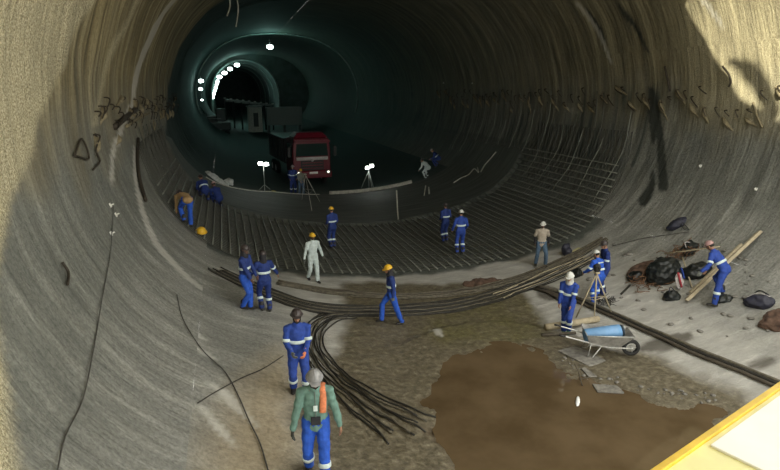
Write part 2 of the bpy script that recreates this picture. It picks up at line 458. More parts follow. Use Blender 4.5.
def surf_floor(A, S):
    U = np.vectorize(lambda a: ring(a)[0])(A[0]); U = np.tile(U, (A.shape[0], 1))
    m = S < 42.05
    Z = np.vectorize(base)(U); mud = np.zeros(A.shape); wet = mud.copy(); N1 = mud.copy()
    Z[m], mud[m], wet[m], N1[m] = ground_arrays(U[m], S[m])
    # meet the walls exactly at the edges
    V = np.array([ring(a)[1] for a in A[0]]); k = np.clip((AF-np.abs(A))/.6, 0, 1); Z = Z*k+V[None, :]*(1-k)
    f = {'mud': mud, 'wet': wet}
    f['green'] = np.clip(-sdist(GREEN, U, S)/.5+.3+N1*.6, 0, 1)*.8
    f['patch'] = np.zeros(A.shape)
    for q in PATCHES: f['patch'] = np.maximum(f['patch'], np.clip(.5-(sdist(q, U, S)+N1*.05)/.08, 0, 1))
    f['patch'] *= .8
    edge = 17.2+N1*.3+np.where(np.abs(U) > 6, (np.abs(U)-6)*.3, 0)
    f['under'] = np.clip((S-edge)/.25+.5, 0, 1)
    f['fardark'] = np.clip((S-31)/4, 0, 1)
    f['mid'] = np.clip((U+5.6+N1*.6)/1.2, 0, 1)*np.clip((6.3-U+N1*.8)/1.5, 0, 1)
    f['sand'] = np.clip(-sdist(spoly([on(*p) for p in [(200,480),(225,400),(250,370),(285,345),(300,380),(310,420),(300,500)]]), U, S)/.8+.4, 0, 1)*.75
    f['white'] = np.zeros(A.shape)
    for q in ([(186,342),(206,350),(228,366),(204,356)], [(205,378),(228,392),(262,430),(234,408)], [(200,405),(222,425),(240,452),(214,428)], [(176,318),(196,330),(214,346),(190,334)], [(430,330),(436,340),(445,342),(440,332)]):
        f['white'] = np.maximum(f['white'], 7*.1*np.clip(.5-(sdist(np.array([on(*p) for p in q]), U, S)+N1*.06)/.06, 0, 1))
    P = np.stack([U, S, Z], -1); return P, f
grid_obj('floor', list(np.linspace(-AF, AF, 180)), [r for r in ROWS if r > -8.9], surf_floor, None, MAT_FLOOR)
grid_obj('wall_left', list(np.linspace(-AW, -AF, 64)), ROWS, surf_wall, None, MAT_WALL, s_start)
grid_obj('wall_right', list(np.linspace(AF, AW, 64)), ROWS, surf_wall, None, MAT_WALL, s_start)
# the vault, left springing over the crown to the right one
def vault():
    k = 150
    aa = list(np.linspace(-AW, -AMAX+.001, k))
    for side, al in (('left', aa), ('right', list(np.linspace(AMAX-.001, AW, k//1)))):
        yield side, al
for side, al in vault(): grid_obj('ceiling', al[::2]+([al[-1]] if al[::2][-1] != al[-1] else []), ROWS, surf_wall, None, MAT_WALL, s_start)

MAT_SOIL = M('shaft_soil', (.26, .22, .15), .95, scale=.6, var=.4)
mb = MB(); mb.add([(-60, -60, -.05), (60, -60, -.05), (60, -8.7, -.05), (-60, -8.7, -.05)], [(0, 1, 2, 3)])
tag(mb.build('ground', MAT_SOIL), kind='structure')

# puddle water
wp = spoly([tuple(p) for p in POOL[::4]], 6); c = wp.mean(0)
wp = [(c[0]+(p[0]-c[0])*1.12, c[1]+(p[1]-c[1])*1.12) for p in wp]
mb = MB(); n = len(wp); mb.add([(c[0], c[1], WATER_Z)]+[(x, y, WATER_Z) for x, y in wp], [(0, i+1, (i+1) % n+1) for i in range(n)])
tag(mb.build('puddle', MAT_WATER), 'wide brown puddle of muddy water in the bottom of the tunnel', 'puddle', kind='stuff')

# ------------------------------------------------------------ dark band slab between the mat and the far floor
MAT_SLAB = M('dark_blinding', (.058, .062, .054), .75, scale=3, var=.45, bmp=.4)
m, nt, b = newmat('dark_blinding_streaked')
uvn = nt.nodes.new('ShaderNodeTexCoord').outputs['Object']
n_ = noi(nt, mapv(nt, uvn, (.25, 3.0, .25)), 2.2, 6, .6)
nt.links.new(ramp(nt, n_, [(.3, (.040, .046, .040)), (.7, (.11, .12, .105))]), b.inputs['Base Color']); b.inputs['Roughness'].default_value = .75
nt.links.new(bump(nt, n_, .5, .05), b.inputs['Normal']); MAT_SLAB = m
def ring_slab(name, a0, a1, s0f, s1f, h, mat, na=90, ns=14):
    mb = MB(); vs = []; fs = []
    for j in range(ns+1):
        for i in range(na+1):
            a = a0+(a1-a0)*i/na; (u, v), (nu, nv) = ring(a), ring_n(a)
            s = s0f(a)+(s1f(a)-s0f(a))*j/ns; hh = h if 0 < j < ns and 0 < i < na else -.02
            if j == 0 or j == ns: s += (-.01 if j == 0 else .01)
            if abs(a) < 7.3:
                vs.append((u+nu*hh, s, max(v, gz(u, s) if hh < 0 else v)+nv*hh))
            else: vs.append((u+nu*hh, s, v+nv*hh))
    # keep vertical risers: duplicate rows next to the borders
    mb.add(vs, [(j*(na+1)+i, j*(na+1)+i+1, (j+1)*(na+1)+i+1, (j+1)*(na+1)+i) for j in range(ns) for i in range(na)])
    return mb.build(name, mat)
o = ring_slab('concrete_slab', -10.6, 9.6, lambda a: 24.4+abs(a)*.16+(0 if abs(a) < 9 else 0), lambda a: 32.6-(max(0, -a-4)*.75), .16, MAT_SLAB, ns=60)
tag(o, 'dark curved concrete band crossing the tunnel behind the reinforcement mat', 'slab')
# pale timber strip along the far edge of the slab
MAT_PALE = M('pale_board', (.38, .38, .33), .7, scale=8)
def ring_path(s, a0, a1, n, lift):
    out = []
    for i in range(n+1):
        a = a0+(a1-a0)*i/n; (u, v), (nu, nv) = ring(a), ring_n(a); ss = s(a) if callable(s) else s
        out.append(Vector((u+nu*lift, ss, v+nv*lift)))
    return out
mb = MB(); mb.tube(ring_path(lambda a: 32.45, -.6, 4.6, 16, .20), [(.03, .16)]*17, 8)
tag(mb.build('form_board', MAT_PALE), 'pale shiny board lying along the far edge of the dark slab', 'board')
mb = MB(); mb.tube(ring_path(lambda a: 32.4-(max(0, -a-4)*.75), -7.8, -1.2, 20, .17), .035, 6)
tag(mb.build('edge_pipe', MAT_PALE), 'thin light pipe along the slab edge beneath the left work light', 'pipe')

# ------------------------------------------------------------ reinforcement mat (100 bars)
MAT_REBAR = M('rusty_rebar', (.08, .082, .07), .7, .2, scale=30)
MAT_REBARL = M('worn_rebar', (.22, .23, .20), .6, .2, scale=30)
mat_t = thing('rebar_mat', 'dark steel reinforcement mat covering the curved floor under the standing workers', 'reinforcement mat')
def ground_n(a, s): 
    (u, v), (nu, nv) = ring(a), ring_n(a)
    k = min(1, max(0, (AF-abs(a))/.6)); z = gz(u, s)*k+v*(1-k) if s < 42 else v
    d = wall_disp(a, s) if abs(a) >= AF else 0
    return Vector((u+nu*d, s, z+nv*d)), Vector((nu, 0, nv))
for k in range(64):
    a = -9.6+k*19.2/63; s0 = 17.35+(max(0, abs(a)-6)*.35); s1 = 24.5+abs(a)*.16
    pts = []
    for j in range(9):
        p, n_ = ground_n(a, s0+(s1-s0)*j/8); pts.append(p+n_*.115)
    MB().tube(pts, .026, 6).build('rebar', MAT_REBARL, mat_t)
for k in range(34):
    s = 17.6+k*.21; al = 11.0; pts = []
    for j in range(41):
        a = -al+2*al*j/40; p, n_ = ground_n(a, s+max(0, abs(a)-6)*.2); pts.append(p+n_*.07)
    MB().tube(pts, .016, 5).build('rebar', MAT_REBAR, mat_t)

# dark starter bars rising up the right wall beyond the mat
wallbars = thing('wall_rebar', 'rows of thin upright bars fixed against the lower right wall', 'reinforcement bars')
for k in range(46):
    s = 18.8+k*.36+random.uniform(-.06, .06); a0 = 8.2+random.uniform(-.4, .2) if s < 25 else 8.6; a1 = 11.0+random.uniform(-.7, 1.6)
    pts = []
    for j in range(9):
        a = a0+(a1-a0)*j/8; p, n_ = ground_n(a, s+.05*math.sin(j+k)); pts.append(p+n_*(.10 if j else .02))
    MB().tube(pts, .018, 5).build('rebar', MAT_REBAR if k % 4 else MAT_REBARL, wallbars)
wallbars2 = thing('wall_rebar', 'thin upright bars fixed against the lower left wall above the crouching workers', 'reinforcement bars')
for k in range(22):
    s = 19.2+k*.35; pts = []
    for j in range(9):
        a = -8.4-(2.6+.5*math.sin(k*2.1))*j/8; p, n_ = ground_n(a, s); pts.append(p+n_*(.10 if j else .02))
    MB().tube(pts, .018, 5).build('rebar', MAT_REBAR, wallbars2)

# ------------------------------------------------------------ starter bars and broken ledge along both springings
MAT_BAR = M('stub_bar', (.045, .036, .026), .7, .3)
MAT_LUMP = M('shotcrete_lump', (.20, .17, .105), .9, scale=12, var=.35, bmp=.6)
for side, lab, srange, vb in ((1, 'row of bent starter bars and lumps sticking out along the right wall', (12.8, 40), 5.95), (-1, 'row of bent starter bars and gouges along the left wall', (13.5, 38), 5.6)):
    t = thing('starter_bar_row', lab, 'starter bars'); ab = arc_of(9*side, vb)
    s = srange[0]; n = 0
    while s < srange[1] and n < 64:
        a = ab+side*random.uniform(-.45, .35); p, nn = ground_n(a, s); d = side; 
        slant = random.uniform(.15, .6)
        tang = Vector((0, -slant*1.6, -random.uniform(.3, 1.0))).normalized()
        L_ = random.uniform(.2, .6)*(1 if side > 0 else .75)
        pts = [p-nn*.08, p+nn*.10, p+nn*.14+tang*L_*.4, p+nn*.10+tang*L_]
        MB().tube(cat_curve(pts, 4), .018, 5).build('bar', MAT_BAR, t)
        if n % (2 if side > 0 else 3) == 0 and n < 60:
            w = Vector((0, 1, 0)); q = p+Vector((0, .12, random.uniform(-.35, .1)))
            mb = MB(); mb.tube(cat_curve([q-nn*.05, q+nn*.05+tang*.25, q-nn*.02+tang*random.uniform(.5, .9)], 4), [(.07, .05)]*3+[(.09, .06)]*3+[(.04, .04)]*3, 7, rnd=True)
            mb.build('lump', MAT_LUMP, t)
        s += random.uniform(.28, .55)*(1+.015*(s-12)); n += 1

def wall_bits(name, label, cat, paths, r, mat, lift=.05, group=None):
    """bits of bar fixed on the wall, given as points of the photograph"""
    mb = MB()
    for path in paths:
        pts = []
        for i, p in enumerate(path):
            q = at(*p); a = arc_of(q[0], q[2]); P_, n_ = ground_n(a, q[1]); pts.append(P_+n_*lift)
        mb.tube(cat_curve(pts, 5), r, 6)
    return tag(mb.build(name, mat), label, cat, group)
wall_bits('bent_bar', 'dark triangular loop of bar on the left wall', 'bar', [[(72,158),(78,141),(85,157),(72,158)]], .022, MAT_BAR)
wall_bits('bent_bar', 'crooked dark bar hanging beside the triangular loop on the left wall', 'bar', [[(93,133),(96,142),(94,152),(97,160),(90,170)]], .022, MAT_BAR)
wall_bits('bent_bar', 'thin dark bar lying against the left wall below the ledge', 'bar', [[(60,263),(66,272),(62,285)]], .022, MAT_BAR)
wall_bits('bent_bar', 'bent dark bar sticking up above the sunlit patch on the right wall', 'bar', [[(727,66),(733,72),(735,80),(733,86)]], .03, MAT_BAR, .15)
wall_bits('timber_lath', 'slanting dark lath wedged against the ledge of the left wall', 'lath', [[(113,128),(124,117),(135,108)]], .085, MAT_BAR, .03)
wall_bits('timber_lath', 'grey lath just beneath the dark lath on the left wall', 'lath', [[(125,127),(136,120),(147,114)]], .05, MAT_LUMP, .05)
wall_bits('steel_rod', 'thin upright rod leaning on the right wall over the wet streak', 'rod', [[(667,65),(670,78),(672,92)],], .03, MAT_BAR, .1)
wall_bits('steel_rod', 'short pale rod hanging low on the right wall ledge', 'rod', [[(755,103),(760,115),(765,127)]], .035, MAT_LUMP, .1)
MAT_ROPE = M('rope', (.055, .052, .045), .8)
wall_bits('rope', 'long thin rope hanging down the left wall', 'rope', [[(113,208),(108,250),(100,300),(92,350),(80,400),(66,440),(52,475)]], .009, MAT_ROPE, .03)
wall_bits('cable', 'dark cable running down the left slope to the bottom edge', 'cable', [[(176,296),(183,320),(200,350),(222,372),(236,395),(246,420),(258,445),(268,475)]], .011, MAT_ROPE, .03)
wall_bits('cable', 'short cable lying across the left slope beside the man in dark helmet', 'cable', [[(198,405),(215,393),(240,380),(262,370),(282,357)]], .010, MAT_ROPE, .03)
wall_bits('hose', 'thick dark hose hanging down the left wall', 'hose', [[(137,140),(136,160),(138,180),(144,203)]], .05, MAT_BAR, .05)
wall_bits('hose', 'pale hose curling over the right part of the dark slab', 'hose', [[(455,186),(463,181),(470,178),(476,172),(481,175),(480,170)]], .03, MAT_PALE, .22)
wall_bits('hose', 'pale bent pipe leaning on the right wall beside the curling hose', 'hose', [[(483,175),(488,167),(494,160),(499,154)]], .035, MAT_PALE, .22)
wall_bits('cable', 'thin cable looping along the right slope to the wall plate', 'cable', [[(612,247),(640,240),(665,236),(690,232)],], .011, MAT_ROPE, .03)
MAT_PLATE = M('bolt_plate', (.75, .75, .70), .5)
for px, py, w in [(115,213,'on the left wall, upper of a pair'), (111,234,'low on the left wall'), (607,163,'on the right wall above the mat'), (530,149,'on the far right wall'), (444,83,'on the far right wall, upper left'), (473,83,'on the far right wall, upper right'), (160,159,'beside the left wall bars, upper'), (160,168,'beside the left wall bars, lower'), (757,189,'on the right wall over the leaning boards'), (700,167,'on the right wall near the long wet streak'), (109,207,'of irregular outline on the left wall')]:
    q = at(px, py); a = arc_of(q[0], q[2]); p, n_ = ground_n(a, q[1])
    ro = n_.to_track_quat('Z', 'Y').to_matrix(); mb = MB(); mb.box((0, 0, .0), (.09, .09, .02), bev=.005); mb.tube([(0, 0, 0), (0, 0, .07)], .016, 6)
    o = mb.build('bolt_plate', MAT_PLATE, loc=p+n_*.02, rot=ro.to_euler()); tag(o, 'small white bolt plate '+w, 'bolt plate')
# ============================================================ far end: head wall, smaller tunnel, arches, lamps, machines
MAT_FARW = M('dark_concrete', (.06, .075, .07), .8, scale=.8, var=.3)
MAT_TEAL = M('lining_rib', (.16, .19, .18), .6, scale=2)
MAT_DSTEEL = M('dark_steel', (.05, .055, .055), .6, .3)
CU, HWI, CR = -2.2, 5.9, 11.4     # centre, half width and crown of the smaller tunnel
def arch(r_, top, s, n=28, v0=.0):
    out = [(CU-r_, s, v0)]
    for i in range(n+1):
        w_ = math.pi*(1-i/n); out.append((CU+r_*math.cos(w_), s, 5.0+(top-5.0)*math.sin(w_)))
    out.append((CU+r_, s, v0)); return out
n = 90; vs = []; fs = []
inner = arch(HWI, CR, S_END-.2, 28, -.1)
for (x, s, z) in inner: vs.append((x, s, z))
k = len(inner)
for (x, s, z) in inner:
    d = Vector((x-0, z-5.6)); d = d.normalized() if d.length > .01 else Vector((0, 1))
    t = 14.0; vs.append((d.x*t, s, max(-.6, 5.6+d.y*t)))
fs = [(i, i+1, k+i+1, k+i) for i in range(k-1)]
mb = MB(); mb.smooth = False; mb.add(vs, fs); tag(mb.build('wall_back', MAT_FARW), kind='structure')
mb = MB(); A_ = arch(HWI, CR, S_END-.2, 28, -.1); B_ = arch(HWI, CR, 175, 28, -.1); m_ = len(A_)
mb.add(A_+B_, [(i, i+1, m_+i+1, m_+i) for i in range(m_-1)]+[(m_-1, 0, m_, 2*m_-1), tuple(range(m_, 2*m_))])
tag(mb.build('wall_inner', MAT_FARW), kind='structure')
for s in (S_END-.3, 116, 127, 140, 156):
    mb = MB(); pts = arch(HWI-.05, CR-.1, s, 28, .0); mb.tube(pts, .16 if s < 110 else .13, 6)
    tag(mb.build('trim_%d' % int(s), MAT_TEAL), kind='structure')
mb = MB(); mb.tube([p for p in ring_path(66, -15, AMAX-.1, 30, .06)]+[p for p in ring_path(66, -(AMAX-.1), -13, 20, .06)][1:] if False else ring_path(66, 10, AMAX-.05, 26, .05)+ring_path(66, -(AMAX-.05), -10, 26, .05), .10, 6)
tag(mb.build('trim_66', MAT_TEAL), kind='structure')

def emis(name, col, s):
    m, nt, b = newmat(name); b.inputs['Base Color'].default_value = (.8, .8, .8, 1)
    b.inputs['Emission Color'].default_value = (*col, 1); b.inputs['Emission Strength'].default_value = s; return m
MAT_LAMP = emis('lamp_glass', (.80, 1.0, .93), 6)
MAT_FLOOD = emis('flood_glass', (.95, 1.0, .92), 9)
MAT_HOUSE = M('lamp_housing', (.12, .12, .12), .5, .5)
def point(loc, e, r=.15, col=(.45, 1, .86)):
    l = bpy.data.lights.new('lamp_light', 'POINT'); l.energy = e*1.1; l.shadow_soft_size = r; l.color = col
    o = bpy.data.objects.new('lamp_light', l); COL.objects.link(o); o.location = loc; return o
def tube_lamp(label, loc, r, w, group=None):
    t = thing('tunnel_lamp', label, 'lamp', loc, group=group)
    mb = MB(); mb.box((0, .12, r*.6), (w*1.1, .25, r*.5), bev=.03); mb.tube([(0, .1, r), (0, .1, r+.5)], .03, 5); mb.build('housing', MAT_HOUSE, t)
    MB().ell((0, 0, 0), (w/2, r*.6, r*.7)).build('lamp_glass', MAT_LAMP, t); return t
def far(px, py, s):
    d = ray(px, py); k = s/d[1]; return Vector((CAM[0]+d[0]*k, s, CAM[2]+d[2]*k))
for (px, py, s, r, w_) in [(270, 47, 65.6, .34, .7)]:
    p = far(px, py, s); tube_lamp('single bright lamp hanging alone under the vault beneath the large arch', p, r, w_); point(p+Vector((0, -.6, -.4)), 60, .3)
for i, (px, py) in enumerate([(237, 65), (230, 69), (224.5, 73), (219.5, 77)]):
    p = far(px, py, 104+i*1.0); tube_lamp('white lamp in the slanting row under the far small arch', p, .42, .9, 'lamps along the far small arch'); 
    if i % 2 == 0: point(p+Vector((.3, -1, -.6)), 70, .4)
for i in range(6):
    px, py = 217.5-i*.95, 81.5+i*3.2
    p = far(px, py, 110+i*2.5); tube_lamp('white lamp in the steep row down the left of the far arch', p, .42, .5, 'lamps low along the far small arch')
p = far(214, 92, 118); point(p+Vector((2, -2, 0)), 130, .4)
for (px, py, l_, r) in [(201, 81, 'topmost of three lamps left of the far arch', .42), (200.5, 89, 'middle of three lamps left of the far arch', .33), (202, 100, 'lowest and smallest of three lamps left of the far arch', .2)]:
    p = far(px, py, 60); r *= .7; tube_lamp('white lamp, '+l_, p, r*.8, r*1.7); 
p = far(203, 84, 59); point(p+Vector((1, -1, 0)), 25, .3)

# machines and steelwork in the distance
t = thing('drilling_rig', 'dark tracked rig parked at the far left of the tunnel', 'machine', (far(213, 125, 78).x, 78, gz(0, 30)))
mb = MB(); mb.box((0, 0, 1.7), (4.4, 5, 1.0), bev=.1); mb.box((-.6, .5, 2.5), (2.6, 3.6, .8), bev=.1); mb.build('body', MAT_DSTEEL, t)
for x in (-1.7, 1.7):
    mb = MB(); mb.box((x, 0, .62), (.7, 5.4, .95), bev=.3); mb.build('track', M('track', (.03,)*3, .8) if x < 0 else bpy.data.materials['track'], t)
MB().box((1.1, -1.9, 3.1), (1.2, 1.3, 1.6), bev=.15).build('cab', MAT_DSTEEL, t)
mb = MB(); mb.tube([(-1, -2, 2.4), (-1.4, -3.2, 4.2), (-.6, -4.4, 3.2)], .16, 8); mb.build('boom', MAT_TEAL, t)
for z in (1.3, 2.1, 2.7): MB().box((-.2, -2.75, z), (2.6, .06, .07), bev=.01).build('rail', MAT_TEAL, t)
t = thing('steel_gantry', 'long steel gantry deck on posts across the far tunnel', 'gantry', (0, 92, 0))
xa, xb = far(225, 100, 92).x, far(272, 104, 92).x; zt = far(240, 98, 92).z
mb = MB(); mb.prism([(xa, zt-.5), (xb, zt-1.3), (xb, zt-1.0), (xa, zt-.1)], (0, 0, 0), (1, 0, 0), (0, 0, 1), (0, 1, 0), 2.2); mb.build('deck', MAT_TEAL, t)
for i in range(7):
    x = xa+(xb-xa)*i/6; z = zt-.3-.8*i/6; MB().tube([(x, -1, 0.12), (x, -1, z)], .13, 6).build('post', MAT_DSTEEL, t)
for i in range(9):
    x = xa+(xb-xa)*i/8; z = zt-.1-.9*i/8; MB().box((x, -1.1, z+.12), (.35, .12, .16), bev=.02).build('roof_light', MAT_PALE, t)
p = far(255, 121, 88)
t = thing('site_cabin', 'small pale cabin with a dark doorway under the far gantry', 'cabin', (p.x, 88, .0))
mb = MB(); mb.box((0, 0, 1.9), (2.0, 2.4, 3.6), bev=.06); mb.build('body', MAT_PALE, t); MB().box((.1, -1.22, 1.9), (.7, .06, 2.0), bev=.01).build('doorway', MAT_DSTEEL, t); MB().box((0, 0, 3.8), (2.3, 2.7, .18), bev=.03).build('roof', MAT_TEAL, t)
p = far(284, 122, 84)
t = thing('container', 'grey steel container standing right of the far gantry', 'container', (p.x, 84, .0))
MAT_CONT = M('container_paint', (.17, .19, .18), .6)
mb = MB(); mb.box((0, 0, 2.55), (5.0, 2.4, 2.5), bev=.04); mb.build('body', MAT_CONT, t)
for x in (-2.2, 0, 2.2): MB().box((x, 0, .72), (.3, 2.0, 1.25), bev=.02).build('support', MAT_DSTEEL, t)
for i in range(9): MB().box((-2+i*.5, -1.23, 2.55), (.12, .05, 2.2), bev=.01).build('rib', MAT_CONT, t)

# ------------------------------------------------------------ red truck
MAT_RED = M('truck_red', (.13, .007, .018), .35, scale=4, var=.15, bmp=0)
MAT_GLASS = M('dark_glass', (.012, .03, .028), .08, bmp=0)
MAT_BLACK = M('black_plastic', (.018, .018, .018), .55)
MAT_TYRE = M('tyre', (.02, .02, .02), .85)
MAT_GREYP = M('grey_trim', (.42, .40, .40), .45)
MAT_PLATEW = M('number_plate', (.75, .75, .72), .5, var=.05)
tx, ty = on(313, 186)
truck = thing('truck', 'red truck facing the camera in the dark part of the tunnel', 'truck', (tx, ty, 0.0), R(6))
W = 2.5
mb = MB(); mb.prism([(-1.25, .85), (1.25, .85), (1.25, 2.3), (1.16, 3.1), (-1.16, 3.1), (-1.25, 2.3)], (0, 1.05, 0), (1, 0, 0), (0, 0, 1), (0, 1, 0), 2.1)
cab = mb.build('cab', MAT_RED, truck)
bv = cab.modifiers.new('b', 'BEVEL'); bv.width = .09; bv.segments = 3
MB().prism([(-1.07, 1.98), (1.07, 1.98), (1.0, 2.78), (-1.0, 2.78)], (0, -.02, 0), (1, 0, 0), (0, 0, 1), (0, 1, 0), .06).build('windscreen', MAT_GLASS, truck)
mb = MB(); mb.box((0, -.08, 2.93), (2.3, .5, .12), bev=.04); mb.build('sun_visor', MAT_RED, truck)
MB().box((0, .9, 3.28), (2.2, 1.6, .38), taper=.82, bev=.1).build('roof_fairing', MAT_RED, truck)
MB().box((0, -.04, 1.82), (2.1, .08, .2), bev=.03).build('name_band', MAT_GREYP, truck)
g = MB().box((0, -.02, 1.38), (1.5, .08, .62), bev=.03).build('grille', MAT_BLACK, truck)
for z in (1.2, 1.38, 1.56): MB().box((0, -.075, z), (1.35, .03, .06), bev=.01).build('slat', MAT_RED, g)
mb = MB(); mb.tube([(0, -.09, 1.72), (0, -.07, 1.72)], .1, 12); mb.build('badge', MAT_GREYP, truck)
MB().box((0, -.12, .82), (2.5, .34, .5), bev=.08).build('bumper', MAT_RED, truck)
MB().box((0, -.31, .93), (.55, .03, .14), bev=.005).build('number_plate', MAT_PLATEW, truck)
MAT_HL = emis('headlamp_glass', (1, .95, .8), .5)
for x in (-.98, .98):
    h = MB().box((x, -.3, .95), (.34, .06, .2), bev=.03).build('headlight', MAT_BLACK, truck); MB().ell((x, -.33, .95), (.09, .03, .08)).build('lens', MAT_HL, h)
for x in (-1, 1):
    a_ = MB().tube([(x*1.2, .1, 2.7), (x*1.52, -.12, 2.6), (x*1.52, -.12, 1.95)], .025, 6).build('mirror_arm', MAT_BLACK, truck); MB().box((x*1.52, -.12, 2.28), (.2, .1, .6), bev=.04).build('mirror', MAT_BLACK, a_)
    MB().prism([(.25, 1.95), (1.7, 1.95), (1.6, 2.75), (.5, 2.75)], (x*1.235, 0, 0), (0, 1, 0), (0, 0, 1), (1, 0, 0), .05).build('side_window', MAT_GLASS, truck)
mb = MB(); mb.box((0, 4.9, 1.0), (.9, 7.8, .3), bev=.03); mb.build('chassis', MAT_BLACK, truck)
mb = MB(); mb.box((0, 5.6, 2.1), (2.45, 5.6, 1.7), taper=1.02, bev=.05); bd = mb.build('tipper_body', MAT_DSTEEL, truck)
for i in range(5): 
    for x in (-1.26, 1.26): MB().box((x, 3.2+i*1.2, 2.1), (.07, .1, 1.5), bev=.01).build('rib', MAT_DSTEEL, bd)
ROTX = Matrix.Rotation(R(90), 3, 'Y')
for y in (1.1, 6.4, 7.7):
    for x in (-1.02, 1.02):
        wv = MB(); wv.lathe((x, y, .52), [(.0, -.14), (.28, -.14), (.46, -.15), (.52, -.09), (.52, .09), (.46, .15), (.28, .14), (.0, .14)], 20, ROTX); w0 = wv.build('wheel', MAT_TYRE, truck)
        MB().lathe((x, y, .52), [(.0, -.16), (.18, -.16), (.24, -.145), (.24, .145), (.18, .16), (0, .16)], 14, ROTX).build('hub', MAT_GREYP, w0)
# ============================================================ people
SKIN = M('skin_brown', (.30, .16, .10), .55, var=.08, bmp=0); SKIN2 = M('skin_dark', (.14, .075, .05), .55, var=.08, bmp=0)
BLUE = M('coverall_blue', (.020, .058, .31), .8, scale=14, var=.22, bmp=.1); NAVY = M('coverall_navy', (.013, .034, .17), .8, scale=14, var=.22, bmp=.1)
BRIGHT = M('coverall_bright_blue', (.018, .09, .50), .8, scale=14, var=.2, bmp=.1)
WHITEC = M('coverall_white', (.50, .58, .58), .8, scale=14, var=.15, bmp=.1)
JACK = M('jacket_green', (.13, .235, .20), .85, scale=14, var=.2, bmp=.1); BEIGE = M('shirt_beige', (.40, .35, .29), .85, scale=14, var=.15)
TAN = M('shirt_tan', (.33, .215, .10), .85, scale=14, var=.15); JEANS = M('jeans', (.07, .12, .19), .85, scale=16); GREYV = M('grey_vest', (.16, .17, .15), .85)
REFL = M('reflective_tape', (.62, .72, .72), .45, var=.08, bmp=0); BOOT = M('boot_leather', (.025, .022, .02), .6); BOOTG = M('rubber_boot_green', (.02, .10, .07), .4)
GLOVE = M('glove_dark', (.04, .045, .04), .8); GLOVEG = M('glove_grey', (.14, .15, .14), .8); GLOVEO = M('orange_cloth', (.62, .20, .09), .8)
HY = M('helmet_yellow', (.72, .43, .025), .4, var=.08, bmp=0); HW_ = M('helmet_white', (.62, .63, .60), .4, var=.08, bmp=0); HD = M('helmet_dark', (.045, .035, .035), .4, bmp=0); HG = M('helmet_grey', (.26, .26, .27), .3, var=.2, bmp=0); HP = M('helmet_pink', (.45, .28, .27), .4, bmp=0)
HAIR = M('hair_dark', (.012, .010, .009), .8); HOODW = M('hood_white', (.55, .55, .52), .85); HOODD = M('hood_dark', (.02, .02, .025), .85); EYE = M('eye', (.02, .015, .01), .3, bmp=0); LIP = M('lip', (.22, .08, .06), .5, bmp=0)
V = Vector
def ik(a, b, l1, l2, hint):
    d = b-a; L_ = min(d.length, (l1+l2)*.999); dn = d.normalized(); b2 = a+dn*L_
    x = (l1*l1-l2*l2+L_*L_)/(2*L_); h = math.sqrt(max(0, l1*l1-x*x))
    p = (hint-dn*hint.dot(dn)); p = p.normalized() if p.length > 1e-5 else V((0, 1, 0))
    return a+dn*x+p*h, b2
def hand(mb, wrist, fdir, side, infl=0.0, curl=.5, palmn=None):
    """palm, four unequal bent fingers and a thumb leaving the side of the palm"""
    f = fdir.normalized(); n = palmn if palmn else V((-side, 0, 0)); n = (n-f*n.dot(f)); n = n.normalized() if n.length > .01 else f.orthogonal().normalized()
    l = n.cross(f)*side   # towards the thumb
    if l.dot(V((0, 1, 0))) < 0: l = -l
    mb.tube([wrist, wrist+f*.035, wrist+f*.085], [(.028+infl, .022+infl), (.040+infl, .019+infl), (.042+infl, .016+infl)], 10, lat=l, rnd=True)
    for i, ln in enumerate((.072, .080, .074, .058)):
        b0 = wrist+f*.080+l*(.031-.0205*i)
        c1, c2 = curl*.55, curl*1.25
        p1 = b0+(f*math.cos(c1)+n*math.sin(c1))*ln*.5; p2 = p1+(f*math.cos(c2)+n*math.sin(c2))*ln*.5
        mb.tube([b0-f*.02, b0, p1, p2], [.0092+infl, .0092+infl, .0088+infl, .0076+infl], 6, rnd=True)
    t0 = wrist+f*.028+l*.028; t1 = t0+(f*.55+l*.75+n*.25).normalized()*.038; t2 = t1+(f*.9+l*.2+n*.4).normalized()*.032
    mb.tube([t0-l*.01, t0, t1, t2], [.013+infl, .012+infl, .0105+infl, .009+infl], 6, rnd=True)
